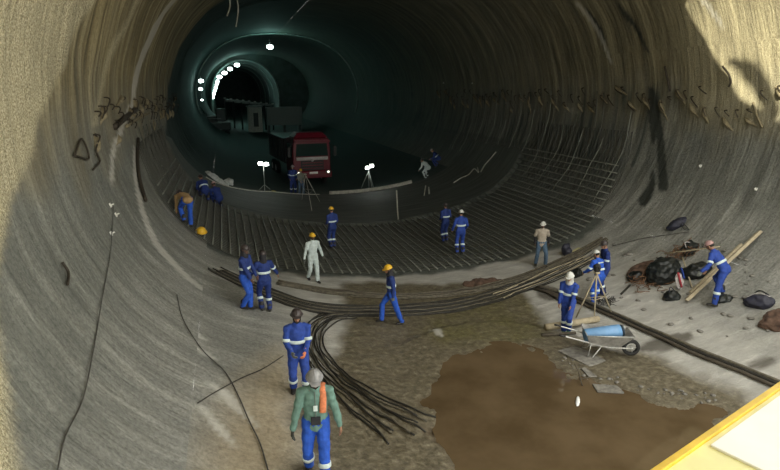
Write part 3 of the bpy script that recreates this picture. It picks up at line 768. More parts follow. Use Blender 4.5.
def person(px, py, yaw, label, h=1.78, top=None, pel=(0, 0, .935), lean=3, head=(0, 0), fl=(-.12, .02), fr=(.12, -.02), flh=8, frh=-8,
           hl=(-.27, .10, .82), hr=(.27, .10, .82), suit=BLUE, trousers=None, helmet=HY, boots=BOOT, skin=SKIN, gloves=None, hood=None, beard=False,
           bands='chest arms legs', elbow=(0, -1, 0), curl=.5, twist=0, sleeves='long', voxel=.011, flz=0, frz=0, pos=None, knees=(0, 1, .1), bandmat=REFL, sidebend=0):
    u, s = pos if pos else on(px, py)
    zc = gz(u, s) if s < 42 else base(u)
    if abs(u) > 7: zc = base(u)
    if top is not None:   # size from the head's place in the picture
        d = ray(px, top); k = math.hypot(u-CAM[0], s-CAM[1])/math.hypot(d[0], d[1]); hh = CAM[2]+d[2]*k-zc
        h = min(1.90, max(1.62, hh))
    sc = h/1.80; rz = R(yaw); cr, sr = math.cos(rz), math.sin(rz)
    if top is None or True:
        pass
    def gl(x, y):
        wx, wy = u+(x*cr-y*sr)*sc, s+(x*sr+y*cr)*sc
        return ((gz(wx, wy) if abs(wx) < 7.2 and wy < 42 else base(wx))-zc)/sc
    up = 0
    if lab_on_mat(u, s): up = .14/sc
    elif 24.4+abs(u)*.16 < s < 32.4: up = .17/sc
    P = V(pel)
    gmean = (gl(fl[0], fl[1])+gl(fr[0], fr[1]))/2; P.z += gmean+up
    le = R(lean); sb = R(sidebend); dsp = V((math.sin(sb), math.sin(le), math.cos(le))).normalized(); tw = R(twist); lat = V((math.cos(tw), math.sin(tw), -math.sin(sb))).normalized(); latp = V((1, 0, 0))
    Wst = P+dsp*.13; C = P+dsp*.31; S = P+dsp*.455; N = P+dsp*.545
    hp = le*.6+R(head[0]); hy = R(head[1]); hd = V((math.sin(sb)*.5, math.sin(hp), math.cos(hp))).normalized()
    hf = V((-math.sin(hy)*math.cos(hp), math.cos(hy)*math.cos(hp), -math.sin(hp))).normalized(); hr_ = hf.cross(hd).normalized(); hf = hd.cross(hr_).normalized()
    Hc = N+hd*.125+hf*.012
    HM = Matrix((hr_, hf, hd)).transposed()
    Hl = lambda x, y, z: Hc+hr_*x+hf*y+hd*z
    fwd = V((-math.sin(tw), math.cos(tw), 0))
    sh = {-1: S-lat*.175+dsp*.005, 1: S+lat*.175+dsp*.005}
    hip = {-1: P-latp*.09-V((0, 0, .03)), 1: P+latp*.09-V((0, 0, .03))}
    foot = {-1: (V((fl[0], fl[1], gl(*fl[:2])+up+flz)), R(flh)), 1: (V((fr[0], fr[1], gl(*fr[:2])+up+frz)), R(frh))}
    kn, an, el, wr = {}, {}, {}, {}
    for sd in (-1, 1):
        A_ = foot[sd][0]+V((0, 0, .09)); kn[sd], an[sd] = ik(hip[sd], A_, .435, .425, V(knees)+V((sd*.12, 0, 0)))
        hnd = V(hl if sd < 0 else hr); hnd.z += gmean+up
        el[sd], wr[sd] = ik(sh[sd], hnd, .285, .255, V(elbow)+V((sd*.45, 0, -.2)))
    trousers = trousers or suit
    # --- body, one continuous surface
    mb = MB()
    mb.tube([P-dsp*.03, Wst, C, S], [(.145, .100), (.130, .090), (.150, .100), (.130, .075)], 14, lat=lat, rnd=True)
    mb.tube([S, N, N+hd*.06], [(.075, .065), (.055, .055), (.052, .055)], 10, rnd=True)
    mb.ell(Hl(0, -.008, .035), (.073, .092, .090), HM); mb.ell(Hl(0, .030, -.030), (.055, .060, .070), HM)
    mb.ell(Hl(0, .060, -.083), (.028, .026, .022), HM)                       # chin
    mb.tube([Hl(0, .078, .018), Hl(0, .098, -.018), Hl(0, .106, -.034)], [.010, .013, .015], 6, rnd=True)   # nose
    mb.tube([Hl(-.042, .070, .030), Hl(0, .085, .033), Hl(.042, .070, .030)], .012, 6, rnd=True)           # brow
    mb.tube([Hl(-.024, .082, -.058), Hl(0, .092, -.057), Hl(.024, .082, -.058)], .009, 6, rnd=True)        # lips
    for sd in (-1, 1): mb.ell(Hl(sd*.076, -.010, -.004), (.012, .022, .033), HM, 8, 6)
    for sd in (-1, 1):
        mb.tube([sh[sd]-lat*sd*.03, sh[sd], el[sd], wr[sd]], [.048, .050, .039, .027], 9, rnd=True)
        fd = (wr[sd]-el[sd]).normalized(); fd = (fd+V((0, 0, -.25))).normalized()
        hand(mb, wr[sd], fd, sd, 0, curl)
        mb.tube([hip[sd]+V((0, 0, .03)), hip[sd], kn[sd], an[sd]], [.078, .080, .052, .038], 10, rnd=True)
        fdir = V((-math.sin(foot[sd][1]), math.cos(foot[sd][1]), 0)); a_ = an[sd]
        mb.tube([a_-fdir*.04-V((0, 0, .035)), a_+fdir*.06-V((0, 0, .05)), a_+fdir*.14-V((0, 0, .06))], [.032, .035, .025], 8, rnd=True)
    name = 'person'
    body = remesh(mb, name, [skin, LIP], voxel, 2)
    # lips get their own colour
    lipc = Hl(0, .095, -.057); 
    me = body.data; mi = [1 if (p.center-lipc).length < .02 and abs((p.center-lipc).dot(hd)) < .010 else 0 for p in me.polygons] if voxel < .01 else None
    if mi: me.polygons.foreach_set('material_index', mi)
    body.location = (u, s, zc); body.rotation_euler = (0, 0, rz); body.scale = (sc,)*3
    tag(body, label, 'person')
    for sd in (-1, 1): 
        mb = MB(); mb.ell(Hl(sd*.032, .076, .012), (.013, .010, .009), HM, 8, 6); mb.build('eye', EYE, body)
    # --- clothes
    up_ = MB(); lo = up_ if trousers is suit else MB()
    up_.tube([P-dsp*(.02 if lo is up_ else .07), Wst, C, S, S+dsp*.03], [(.178, .128), (.160, .118), (.180, .128), (.165, .100), (.10, .08)], 16, lat=lat, rnd=True)
    up_.tube([S, S+dsp*.07], [.088, .074], 10, rnd=True)
    e_end = {-1: wr[-1], 1: wr[1]}
    for sd in (-1, 1):
        k = el[sd]+(wr[sd]-el[sd])*(.95 if sleeves == 'long' else .0)
        if sleeves == 'long': up_.tube([sh[sd]-lat*sd*.05, sh[sd], el[sd], k], [(.070), .074, .058, .046], 10, rnd=True)
        else: up_.tube([sh[sd]-lat*sd*.05, sh[sd], sh[sd].lerp(el[sd], .8)], [.072, .075, .070], 10, rnd=True)
    lo.tube([P+dsp*.05, P, P-V((0, 0, .07))], [(.168, .122), (.175, .128), (.165, .118)], 14, lat=latp, rnd=True)
    for sd in (-1, 1):
        lo.tube([hip[sd]+V((0, 0, .02)), hip[sd]-V((0, 0, .03)), hip[sd].lerp(kn[sd], .5), kn[sd], kn[sd].lerp(an[sd], .6), an[sd]+V((0, 0, .02))], [.105, .106, .092, .076, .074, .072], 12, rnd=True)
    vx = voxel+.003
    nm = {'coverall_white': 'coverall'}
    if lo is up_: g1 = remesh(up_, 'coverall', [suit], vx, 3, body, .011)
    else:
        g1 = remesh(up_, 'jacket' if suit is JACK else ('vest' if suit is GREYV else 'shirt'), [suit], vx, 3, body, .011); g2 = remesh(lo, 'trousers', [trousers], vx, 3, body, .010)
    def band(a, b, r, parent=body, w=.028, lt=None):
        d = (b-a).normalized()
        MB().tube([a-d*w, a-d*w*.8, a+d*w*.8, a+d*w], [(r[0]-.01, r[1]-.01), r, r, (r[0]-.01, r[1]-.01)], 18, lat=lt).build('reflective_band', bandmat, body)
    if 'chest' in bands: band(P+dsp*.20, C, (.190, .141), w=.032, lt=lat)
    for sd in (-1, 1):
        if 'arms' in bands: q = sh[sd].lerp(el[sd], .80); band(q, el[sd], (.077, .077))
        if 'legs' in bands: q = kn[sd].lerp(an[sd], .38); band(q, an[sd], (.088, .088), w=.034)
    if sleeves != 'long' and sleeves == 'under':
        for sd in (-1, 1):
            mb = MB(); mb.tube([sh[sd].lerp(el[sd], .7), el[sd], wr[sd]], [.056, .050, .040], 9, rnd=True); mb.build('sleeve', HOODD, body)
    # --- boots
    for sd in (-1, 1):
        fdir = V((-math.sin(foot[sd][1]), math.cos(foot[sd][1]), 0)); a_ = an[sd]; g_ = -V((0, 0, 1))
        mb = MB(); mb.tube([a_+V((0, 0, .12)), a_+V((0, 0, .02)), a_+g_*.03], [.062, .060, .055], 10, rnd=True)
        mb.tube([a_-fdir*.045+g_*.045, a_+fdir*.05+g_*.045, a_+fdir*.15+g_*.055], [(.044, .044), (.050, .044), (.044, .032)], 10, lat=fdir.cross(V((0, 0, 1))), rnd=True)
        b_ = remesh(mb, 'boot', [boots], .012, 1, body)
    # --- helmet
    if helmet:
        mb = MB(); hh_ = V((0, 0, 0))
        mb.ell(Hl(0, -.004, .040), (.098, .118, .108), HM, 18, 8, z0=-.05); 
        mb.lathe(Hl(0, -.002, .036), [(.085, .004), (.118, -.003), (.118, .004), (.09, .012)], 18, HM)
        mb.prism([(-.075, .09), (-.055, .155), (0, .172), (.055, .155), (.075, .09)], Hl(0, 0, .038), hr_, hf, hd-hf*.15, .010)
        mb.tube([Hl(0, -.10, .085), Hl(0, -.03, .148), Hl(0, .05, .140), Hl(0, .10, .085)], [(.012, .008)]*4, 6)
        mb.build('hard_hat', helmet, body)
        mb = MB(); mb.tube([Hl(-.083, .0, .03), Hl(-.062, .03, -.05), Hl(0, .055, -.108), Hl(.062, .03, -.05), Hl(.083, .0, .03)], .005, 5); mb.build('chin_strap', HOODD, body)
    if hood:
        mb = MB(); mb.ell(Hl(0, -.035, -.02), (.090, .082, .115), HM); mb.tube([Hl(0, -.03, -.09), N-dsp*.04], [.085, .11], 12, rnd=True)
        mb.tube([Hl(-.07, .01, -.06), Hl(0, .06, -.10), Hl(.07, .01, -.06)], .035, 8, rnd=True); remesh(mb, 'hood', [hood], .011, 2, body, .006)
    else:
        mb = MB(); mb.ell(Hl(0, -.022, .03), (.079, .088, .078), HM, 12, 8, z0=-.8); mb.build('hair', HAIR, body)
    if beard:
        mb = MB(); mb.tube([Hl(-.062, .025, -.035), Hl(-.045, .06, -.075), Hl(0, .085, -.088), Hl(.045, .06, -.075), Hl(.062, .025, -.035)], [(.013, .024), (.018, .028), (.020, .030), (.018, .028), (.013, .024)], 8, rnd=True); mb.build('beard', HAIR, body)
    if gloves:
        for sd in (-1, 1):
            gm = gloves[0 if sd < 0 else 1] if isinstance(gloves, tuple) else gloves
            if gm is None: continue
            mb = MB(); fd = ((wr[sd]-el[sd]).normalized()+V((0, 0, -.25))).normalized(); mb.tube([wr[sd]-fd*.05, wr[sd]], [.038, .033], 8, rnd=True); hand(mb, wr[sd], fd, sd, .004, curl); remesh(mb, 'glove', [gm], .008, 1, body)
    print('PERSON %s h=%.2f at (%.1f, %.1f)' % (label[:30], h, u, s))
    return body, dict(P=P, C=C, S=S, N=N, wr=wr, el=el, an=an, dsp=dsp, lat=lat, fwd=fwd, Hl=Hl, up=up)
def lab_on_mat(u, s): return 17.35 < s < 24.4

PEOPLE = {}
b, k = person(318, 478, 172, 'person in green-grey jacket and blue trousers with grey hard hat walking towards the camera', h=1.86, lean=5, head=(18, 6), fl=(-.10, .20), fr=(.12, -.16), hl=(-.33, .10, .84), hr=(.32, .12, .82), suit=JACK, trousers=BRIGHT, helmet=HG, gloves=(None, GLOVE), bands='legs', hood=None, beard=True, skin=SKIN, voxel=.0075, curl=.7)
# name badge, pocket, zip and scarf on the jacket
f_ = k['fwd']; d_ = k['dsp']; l_ = k['lat']
mb = MB(); mb.tube([k['S']+f_*.100+d_*.03, k['C']+f_*.142, k['P']+d_*.12+f_*.138, k['P']+f_*.145], .006, 5); mb.build('zip', GLOVEG, b)
mb = MB(); q = k['P']+d_*.06+f_*.145-l_*.0; mb.box(q, (.13, .02, .12), bev=.008); mb.build('pouch', HOODD, b)
mb = MB(); q = k['C']-d_*.05+f_*.15; mb.box(q, (.055, .012, .08), bev=.004); mb.build('badge', REFL, b)
mb = MB(); a0 = k['S']-l_*.10+f_*.03+d_*.05; mb.tube(cat_curve([a0-f_*.12, a0, k['S']-l_*.105+f_*.105-d_*.06, k['C']-l_*.10+f_*.14-d_*.02, k['C']-l_*.095+f_*.15-d_*.12], 4), [(.045, .018)]*17, 8, lat=l_); mb.build('orange_rag', GLOVEO, b)
person(300, 396, 178, 'person in blue coverall with dark hard hat holding an orange rag in front', top=304.5, lean=2, head=(6, 0), fl=(-.12, .04), fr=(.10, -.16), hl=(-.10, .30, 1.02), hr=(.13, .27, 1.02), helmet=HD, gloves=(GLOVEO, GLOVEG), beard=True, skin=SKIN, voxel=.009, curl=.9)
person(247, 309, -120, 'person in dark blue coverall standing side on at the left with hands held low', top=242, lean=2, head=(8, -10), fl=(-.10, .05), fr=(.10, -.05), hl=(-.12, .28, .85), hr=(.14, .25, .88), helmet=HD, bands='chest', skin=SKIN2, hood=HOODD, suit=NAVY, trousers=BRIGHT, gloves=None)
person(266, 311, 8, 'person in blue coverall seen from behind beside the side-on worker', top=252, fl=(-.11, 0), fr=(.11, 0), hl=(-.36, .18, .98), hr=(.42, .22, .95), helmet=HD, hood=HOODD, skin=SKIN, suit=NAVY, lean=0)
person(313.5, 281, 195, 'person in white protective coverall with yellow hard hat walking forward', top=234, lean=2, fl=(-.10, .13), fr=(.10, -.20), hl=(-.36, .05, .86), hr=(.36, .10, .86), helmet=HY, suit=WHITEC, bands='', gloves=GLOVEG, skin=SKIN2)
person(333, 251, 20, 'person in blue coverall and yellow hard hat standing alone on the mat', top=209, fl=(-.08, 0), fr=(.08, .02), hl=(-.14, .24, 1.0), hr=(.2, .2, .95), helmet=HY, bands='chest legs', suit=NAVY)
person(391.5, 324, 82, 'person in blue coverall with yellow hard hat striding to the left over the cable bundle', top=262, lean=4, head=(14, 0), fl=(-.08, -.28), fr=(.08, .26), hl=(-.18, -.02, .86), hr=(.22, .05, .82), helmet=HY, bands='chest', gloves=GLOVEG, trousers=BRIGHT, suit=NAVY, hood=HOODD, flz=.03)
person(445, 245, 10, 'person in dark navy coverall standing on the mat, smaller of the pair', top=205, fl=(-.08, 0), fr=(.09, .02), hl=(-.16, .2, 1.0), hr=(.18, .22, 1.0), helmet=HD, suit=NAVY, bands='chest legs')
person(460, 257, -8, 'person in blue coverall with pale grey hard hat on the mat, nearer of the pair', top=212, fl=(-.12, .0), fr=(.11, .02), hl=(-.30, .15, .92), hr=(.25, .2, .95), helmet=HW_, bands='chest legs', suit=BLUE)
person(540, 266, 160, 'person in beige shirt and jeans with white hard hat standing at the mat edge', top=222, lean=2, head=(8, -15), fl=(-.17, .12), fr=(.15, -.10), hl=(-.26, .02, .92), hr=(.26, .05, .90), suit=BEIGE, trousers=JEANS, helmet=HW_, bands='', sleeves='under', skin=SKIN2)
person(566, 335, 130, 'person in blue coverall with white hood standing at the edge of the puddle', top=270, lean=6, head=(12, 0), fl=(-.08, .08), fr=(.09, -.06), hl=(-.12, .22, .88), hr=(.2, .16, .84), helmet=HW_, hood=HOODW, boots=BOOTG, suit=BLUE, gloves=None)
b, k = person(596, 303, 8, 'person in bright blue coverall with print on the back bending over the tripod', top=249, lean=16, head=(16, 0), fl=(-.12, .0), fr=(.12, .05), pel=(0, -.05, .92), hl=(-.26, .35, .95), hr=(.05, .42, .95), helmet=HW_, suit=BRIGHT, bands='chest arms legs')
bk = -k['fwd']
for i, (x, w_, hh_) in enumerate([(-.10, .030, .05), (-.062, .022, .035), (-.03, .022, .035), (.002, .022, .035), (.034, .022, .035), (.066, .022, .035)]):
    q = k['P']+k['dsp']*.41+k['lat']*x; n_ = V((0, -math.cos(R(16)), math.sin(R(16)))); rot = Matrix((V((1, 0, 0)), -n_, V((1, 0, 0)).cross(-n_))).transposed()
    if i == 0: pm = MB()
    pm.box(q+n_*.128, (w_, .02, hh_), rot)
pm.build('back_print', REFL, b)
person(603, 295, 75, 'person in dark blue coverall half hidden behind the worker at the tripod', top=238, lean=6, head=(14, 0), fl=(-.1, .05), fr=(.1, -.05), hl=(-.12, .30, 1.02), hr=(.15, .25, .95), helmet=HD, suit=NAVY, bands='arms legs')
person(714, 304, 28, 'person in blue coverall stooping with one leg up the slope by the leaning boards', top=None, h=1.80, lean=38, head=(12, -10), pel=(.10, -.10, .90), fl=(-.14, -.04), fr=(.48, -.02), frh=-55, flh=20, hl=(-.34, .30, .84), hr=(.16, .36, .70), helmet=HP, suit=BLUE, gloves=(GLOVEG, None), twist=-6)
# left side, by the mat
person(188, 229, 22, 'person in tan shirt bent right over at the left edge of the mat', top=None, h=1.74, lean=82, head=(30, 0), pel=(0, -.16, .86), fl=(-.1, .0), fr=(.12, .04), hl=(-.20, .42, .22), hr=(.24, .36, .22), suit=TAN, trousers=BRIGHT, helmet=HD, bands='', skin=SKIN)
person(173, 199, 20, 'person in navy coverall crouching low against the left wall', top=None, h=1.74, pos=(-7.25, 24.2), lean=48, head=(5, 0), pel=(0, -.12, .42), fl=(-.14, .05), fr=(.14, .0), hl=(-.15, .48, .35), hr=(.15, .48, .35), suit=NAVY, helmet=HD, bands='chest', voxel=.014)
person(185, 195, 30, 'person with pinkish hard hat squatting beside the crouching navy coverall', top=None, h=1.74, pos=(-6.75, 25.0), lean=40, head=(5, 0), pel=(0, -.12, .42), fl=(-.14, .05), fr=(.14, .0), hl=(-.15, .48, .35), hr=(.15, .48, .35), suit=NAVY, helmet=HP, bands='', voxel=.014)
# around the truck and the work lights
person(293.5, 194, 178, 'person in dark coverall with bright leg bands standing left of the truck', top=None, h=1.78, hl=(-.2, .18, .95), hr=(.2, .18, .95), suit=NAVY, helmet=HG, voxel=.014)
person(301.5, 196, 185, 'person in grey vest standing by the thin tripod before the truck', top=None, h=1.66, hl=(-.1, .30, 1.0), hr=(.1, .30, 1.0), suit=GREYV, trousers=JEANS, helmet=HY, bands='', voxel=.014)
person(427, 178, 25, 'person in white coverall bending on the dark slab by the right wall', top=None, h=1.74, lean=58, head=(10, 0), pel=(0, -.1, .72), fl=(-.16, -.05), fr=(.14, .12), hl=(-.35, .35, .55), hr=(.2, .5, .3), suit=WHITEC, helmet=HD, bands='', voxel=.014)
person(437, 166, 60, 'person in dark blue coverall crouching behind the white coverall by the right wall', top=None, h=1.74, lean=45, head=(10, 0), pel=(0, -.12, .55), fl=(-.14, .05), fr=(.14, .0), hl=(-.2, .42, .5), hr=(.2, .42, .5), suit=NAVY, helmet=HG, bands='chest', voxel=.014)
# ============================================================ loose things
MAT_DBAR = M('dark_bar', (.035, .033, .028), .6, .3, scale=15); MAT_BBAR = M('mud_coated_bar', (.13, .115, .085), .75, .1, scale=10, var=.4)
MAT_WOOD = M('pale_timber', (.42, .36, .25), .75, scale=9, var=.25); MAT_WOODD = M('wet_timber', (.075, .062, .045), .7, scale=7, var=.35)
MAT_TARP = M('black_plastic_sheet', (.010, .013, .013), .42, scale=6, bmp=.5); MAT_BAG = M('dark_bag', (.022, .023, .040), .6, scale=10, bmp=.4)
MAT_RUST = M('rusty_wire', (.16, .085, .045), .85, scale=15, var=.5); MAT_SACK = M('white_sack', (.46, .49, .48), .8, scale=6)
MAT_STONE = M('rubble', (.20, .19, .17), .9, scale=9, var=.4, bmp=.6); MAT_SOILB = M('brown_soil', (.10, .06, .042), .95, scale=8, var=.5, bmp=.8)
def surf_pt(u, s, lift=0.0):
    """a point over the ground or the wall foot"""
    x = abs(u)
    if x < 6.9: return Vector((u, s, gz(u, s)+lift))
    a = arc_of(u, base(u)); (uu, v), (nu, nv) = ring(a), ring_n(a); d = wall_disp(a, s)
    return Vector((uu+nu*(lift+d), s, v+nv*(lift+d)))
def gpath(px, lift, off=0.0, n=6, wob=0.0, ph=0.0):
    pts = [on(*p) for p in px]; c = cat_curve([(x, y, 0) for x, y in pts], n); out = []
    for i, p in enumerate(c):
        t = (c[min(i+1, len(c)-1)]-c[max(i-1, 0)]).normalized(); q = p+Vector((-t.y, t.x, 0))*(off+wob*math.sin(i*.45+ph))
        l_ = lift
        if 17.35 < q.y < 24.4: l_ += .13
        out.append(surf_pt(q.x, q.y, l_))
    return out
def bars(name, label, cat, group, px, n, r, mat, spread, stack=1, wob=.02, fan=None, lenj=0):
    for i in range(n):
        lay = i % stack; k = (i//stack)/(max(1, (n-1)//stack))-.5
        p = gpath(px, r*1.1+.01+lay*r*1.9, k*spread+(lay*.5*r), 6, wob, i*1.7)
        if fan:
            for j, q in enumerate(p):
                f = max(0, j/(len(p)-1)-fan[0])/(1-fan[0]); q.x += k*fan[1]*f*f; q.y += k*fan[2]*f*f; q.z = surf_pt(q.x, q.y, r*1.1+.01+lay*r*1.9).z
        if lenj: p = p[random.randint(0, lenj):len(p)-random.randint(0, lenj)]
        m_ = mat[i % len(mat)] if isinstance(mat, (list, tuple)) else mat
        mb = MB(); mb.tube(p, r, 6); tag(mb.build(name, m_), label, cat, group)
bars('long_bar', 'long mud-coated steel bar in the pale curved bundle just before the mat', 'steel bar', 'bars of the pale curved bundle',
     [(278,284), (310,290), (340,294), (400,298), (450,295), (485,289), (520,279), (560,263), (590,249), (604,240)], 8, .022, [MAT_BBAR, MAT_BBAR, MAT_WOODD], .30, 2, .02)
bars('long_bar', 'long dark steel bar in the wide curved bundle passing under the striding worker', 'steel bar', 'bars of the wide dark bundle',
     [(214,269), (245,284), (280,298), (305,306), (340,311), (400,311), (450,307), (490,298), (525,286), (560,272), (596,252)], 11, .018, [MAT_DBAR, MAT_DBAR, MAT_BBAR], .80, 1, .02, lenj=2)
bars('bent_cable', 'dark flexible bar in the bundle curving past the man in the green-grey jacket', 'cable', 'cables curving down beside the mud',
     [(352,316), (330,319), (316,330), (314,348), (324,366), (340,382), (365,402), (395,420), (420,434)], 11, .017, [MAT_DBAR, MAT_DBAR, MAT_BBAR], .48, 2, .025, fan=(.3, .9, .5), lenj=5)
bars('loose_bar', 'loose pale thin bar lying on the wide bundle at right', 'steel bar', 'loose pale bars on the wide bundle', [(498,297), (530,284), (562,270), (590,258)], 3, .020, MAT_WOOD, .45, 1, .04)
bars('ground_rail', 'long dark steel strip running from the tripod to the lower right edge', 'strip', 'dark strips beside the rubble slope', [(536,289), (570,299), (600,311), (650,333), (700,355), (745,373), (784,390)], 3, .040, [MAT_WOODD, MAT_DBAR, MAT_BBAR], .20, 1, .004)
def log(name, label, cat, p, q, r, mat, l0=0.0, l1=0.0, flat=None):
    a, b = surf_pt(*on(*p), r+.0+l0), surf_pt(*on(*q), r+.0+l1)
    mb = MB(); 
    if flat: mb.tube([a, a.lerp(b, .5), b], [flat]*3, 4, lat=(b-a).cross(Vector((0, 0, 1))).normalized()); mb.sm = [False]*len(mb.sm)
    else: mb.tube([a, a.lerp(b, .35), a.lerp(b, .7), b], [r*1.04, r, r*.98, r*.95], 12)
    return tag(mb.build(name, mat), label, cat)
log('timber_log', 'pale round timber lying at the puddle edge by the green boots', 'timber', (545,335), (598,322), .085, MAT_WOOD)
log('timber_log', 'thin dark timber lying under the pale round timber', 'timber', (541,342), (575,338), .04, MAT_WOODD)
log('plank', 'dark wet plank near the start of the dark strips', 'plank', (541,288), (572,306), .05, MAT_WOODD, flat=(.13, .04))
log('plank', 'long pale board leaning up the right slope beyond the stooping worker, outer of two', 'plank', (686,303), (763,232), .05, MAT_WOOD, .03, .03, flat=(.07, .035))
log('plank', 'long pale board leaning up the right slope, inner of two', 'plank', (690,296), (742,247), .05, MAT_WOOD, .05, .05, flat=(.06, .03))
log('pole', 'thin pale pole reaching from the black heap to the stooping worker', 'pole', (663,266), (716,272), .02, MAT_WOOD, .35, .72)
log('pole', 'short pale pole leaning on the black heap beside the striped cloth', 'pole', (681,268), (692,288), .02, MAT_WOOD, .30, .0)
log('steel_rod', 'short dark rod lying on the right slope left of the heap', 'rod', (621,295), (630,286), .03, MAT_DBAR)

def lump_thing(name, label, cat, px, py, size, mat, seed=0, rot=0.0, lift=.35, parts=3, voxel=.03, lump=.05, group=None):
    random.seed(seed+11); u, s = on(px, py); p = surf_pt(u, s, size[2]*lift)
    mb = MB(); mb.ell((0, 0, 0), size)
    for i in range(parts): mb.ell((random.uniform(-.6, .6)*size[0], random.uniform(-.5, .5)*size[1], random.uniform(-.2, .5)*size[2]), [k*random.uniform(.4, .65) for k in size])
    o = remesh(mb, name, [mat], voxel, 3, None, lump, 5.0)
    a = arc_of(u, max(0, base(u))); nu, nv = ring_n(a); tilt = math.atan2(nu, nv)
    o.location = p; o.rotation_euler = (0, tilt*.8, rot); return tag(o, label, cat, group)
def strap(o, pts, r, mat, name='strap'):
    mb = MB(); mb.tube(cat_curve(pts, 4), r, 6); mb.build(name, mat, o)
o = lump_thing('backpack', 'dark purplish backpack lying on the slope near the right edge', 'backpack', 759, 305, (.36, .24, .20), MAT_BAG, 1, R(-60), parts=2)
strap(o, [(-.2, .15, .12), (0, .22, .24), (.2, .15, .12)], .018, MAT_TARP); strap(o, [(-.25, -.05, .14), (0, -.02, .24), (.26, -.05, .14)], .012, MAT_GREYP, 'zip')
o = lump_thing('bag', 'small black bag lying between the heap and the stooping worker', 'bag', 672, 298, (.24, .2, .16), MAT_TARP, 2); strap(o, [(-.1, 0, .12), (0, .05, .26), (.1, 0, .12)], .012, MAT_BAG)
o = lump_thing('bag', 'dark blue bag lying high on the right wall foot with a loose strap', 'bag', 678, 225, (.36, .20, .14), MAT_BAG, 3, R(-8)); strap(o, [(0, -.2, .05), (-.08, -.4, -.05), (.0, -.5, -.1), (.05, -.25, .05)], .014, MAT_TARP)
o = lump_thing('bag', 'black bag lying right above the heap', 'bag', 689, 251, (.33, .22, .16), MAT_TARP, 4, R(30)); strap(o, [(-.15, 0, .1), (0, .1, .24), (.2, .0, .1)], .014, MAT_GREYP)
lump_thing('black_sheet', 'large black plastic heap in the middle of the pile', 'plastic sheet', 663, 279, (.52, .42, .48), MAT_TARP, 5, parts=5)
lump_thing('black_sheet', 'black plastic bundle at the left end of the pile', 'plastic sheet', 637, 279, (.28, .25, .18), MAT_TARP, 6)
lump_thing('black_sheet', 'black plastic bundle at the right end of the pile under the pole', 'plastic sheet', 696, 275, (.42, .30, .26), MAT_TARP, 7, R(-30), parts=4)
lump_thing('black_sheet', 'dark bundle between the feet of the stooping worker', 'plastic sheet', 724, 300, (.26, .16, .11), MAT_TARP, 8, parts=1)
lump_thing('black_bag', 'dark bundle behind the bars right of the beige shirt', 'bag', 566, 255, (.17, .17, .26), MAT_BAG, 9, lift=.7)
lump_thing('black_bag', 'black pointed bag left of the worker at the tripod', 'bag', 577, 275, (.26, .16, .18), MAT_TARP, 10, R(40))
lump_thing('fabric', 'pale yellow cloth lying by the bars right of the beige shirt', 'cloth', 577, 251, (.20, .12, .06), M('pale_yellow_cloth', (.50, .47, .25), .9), 12, parts=1, lump=.03)
lump_thing('soil_pile', 'reddish brown soil heap at the right edge', 'soil', 782, 322, (.5, .35, .18), MAT_SOILB, 13, parts=5)
lump_thing('soil_pile', 'low brown soil heap before the mat at its right corner', 'soil', 483, 283, (.7, .3, .10), MAT_SOILB, 14, parts=5, lift=.1)
lump_thing('soil_pile', 'brown earth against the left of the black heap', 'soil', 645, 272, (.6, .4, .16), MAT_SOILB, 15, parts=5)
o = lump_thing('striped_cloth', 'white cloth with a red stripe hanging from the pole over the heap', 'cloth', 678, 290, (.13, .07, .26), M('white_cloth', (.62, .58, .58), .9), 16, parts=2, lift=1.0, lump=.03, voxel=.02)
strap(o, [(-.06, -.06, .30), (-.05, -.085, .1), (-.02, -.09, -.15)], .032, M('red_stripe', (.45, .06, .08), .9), 'stripe'); strap(o, [(.06, -.05, .40), (.09, -.06, .25), (.12, -.05, .05)], .03, BLUE, 'blue_end')
for px, py, lab, sd in [(647, 285, 'tangle of rusty wire spilling below the black heap', 1), (680, 258, 'tangle of rusty wire on the slope behind the black heap', 2), (606, 305, 'small tangle of dark wire at the feet of the tripod', 3)]:
    random.seed(sd*5); mb = MB()
    for i in range(34):
        p = Vector((random.gauss(0, .26), random.gauss(0, .16), random.uniform(.02, .22))); pts = [p]
        for j in range(3): pts.append(pts[-1]+Vector((random.uniform(-.25, .25), random.uniform(-.2, .2), random.uniform(-.12, .12))))
        pts = [Vector((q.x, q.y, max(.02, q.z))) for q in pts]; mb.tube(cat_curve(pts, 3), .011, 4)
    o = mb.build('wire_tangle', MAT_RUST if sd < 3 else MAT_DBAR); u, s = on(px, py); o.location = surf_pt(u, s, .02 if sd != 2 else .06); o.rotation_euler = (0, -math.atan2(ring_n(arc_of(u, base(u)))[0]*-1, 1)*.8, 0)
    if sd == 3: o.scale = (.6, .6, .7)
    tag(o, lab, 'wire')

# rubble on the right slope
random.seed(5)
RUB = [on(*p) for p in [(520,262), (620,240), (700,235), (780,260), (780,370), (700,340), (640,318), (600,290), (530,280)]]
rp = np.array(RUB); cnt = 0
while cnt < 70:
    px, py = random.uniform(520, 780), random.uniform(236, 370)
    u, s = on(round(px), round(py))
    if sdist(rp, np.array([u]), np.array([s]))[0] > -.15: continue
    r = random.choice([.03, .04, .05, .06, .09]); mb = MB(); o_ = random.random()*9
    mb.ell((0, 0, 0), (r*1.4, r, r*.6), None, 8, 5); mb.v = [tuple(Vector(p)*(1+.25*noise.noise(Vector(p)*14+Vector((o_, 0, 0))))) for p in mb.v]
    mb.smooth = False; o = mb.build('stone', MAT_STONE, loc=surf_pt(u, s, r*.3), rot=(0, 0, random.random()*6)); tag(o, 'small grey stone on the rubble slope at the right of the tunnel', 'stone', 'stones on the right slope'); cnt += 1
cnt = 0
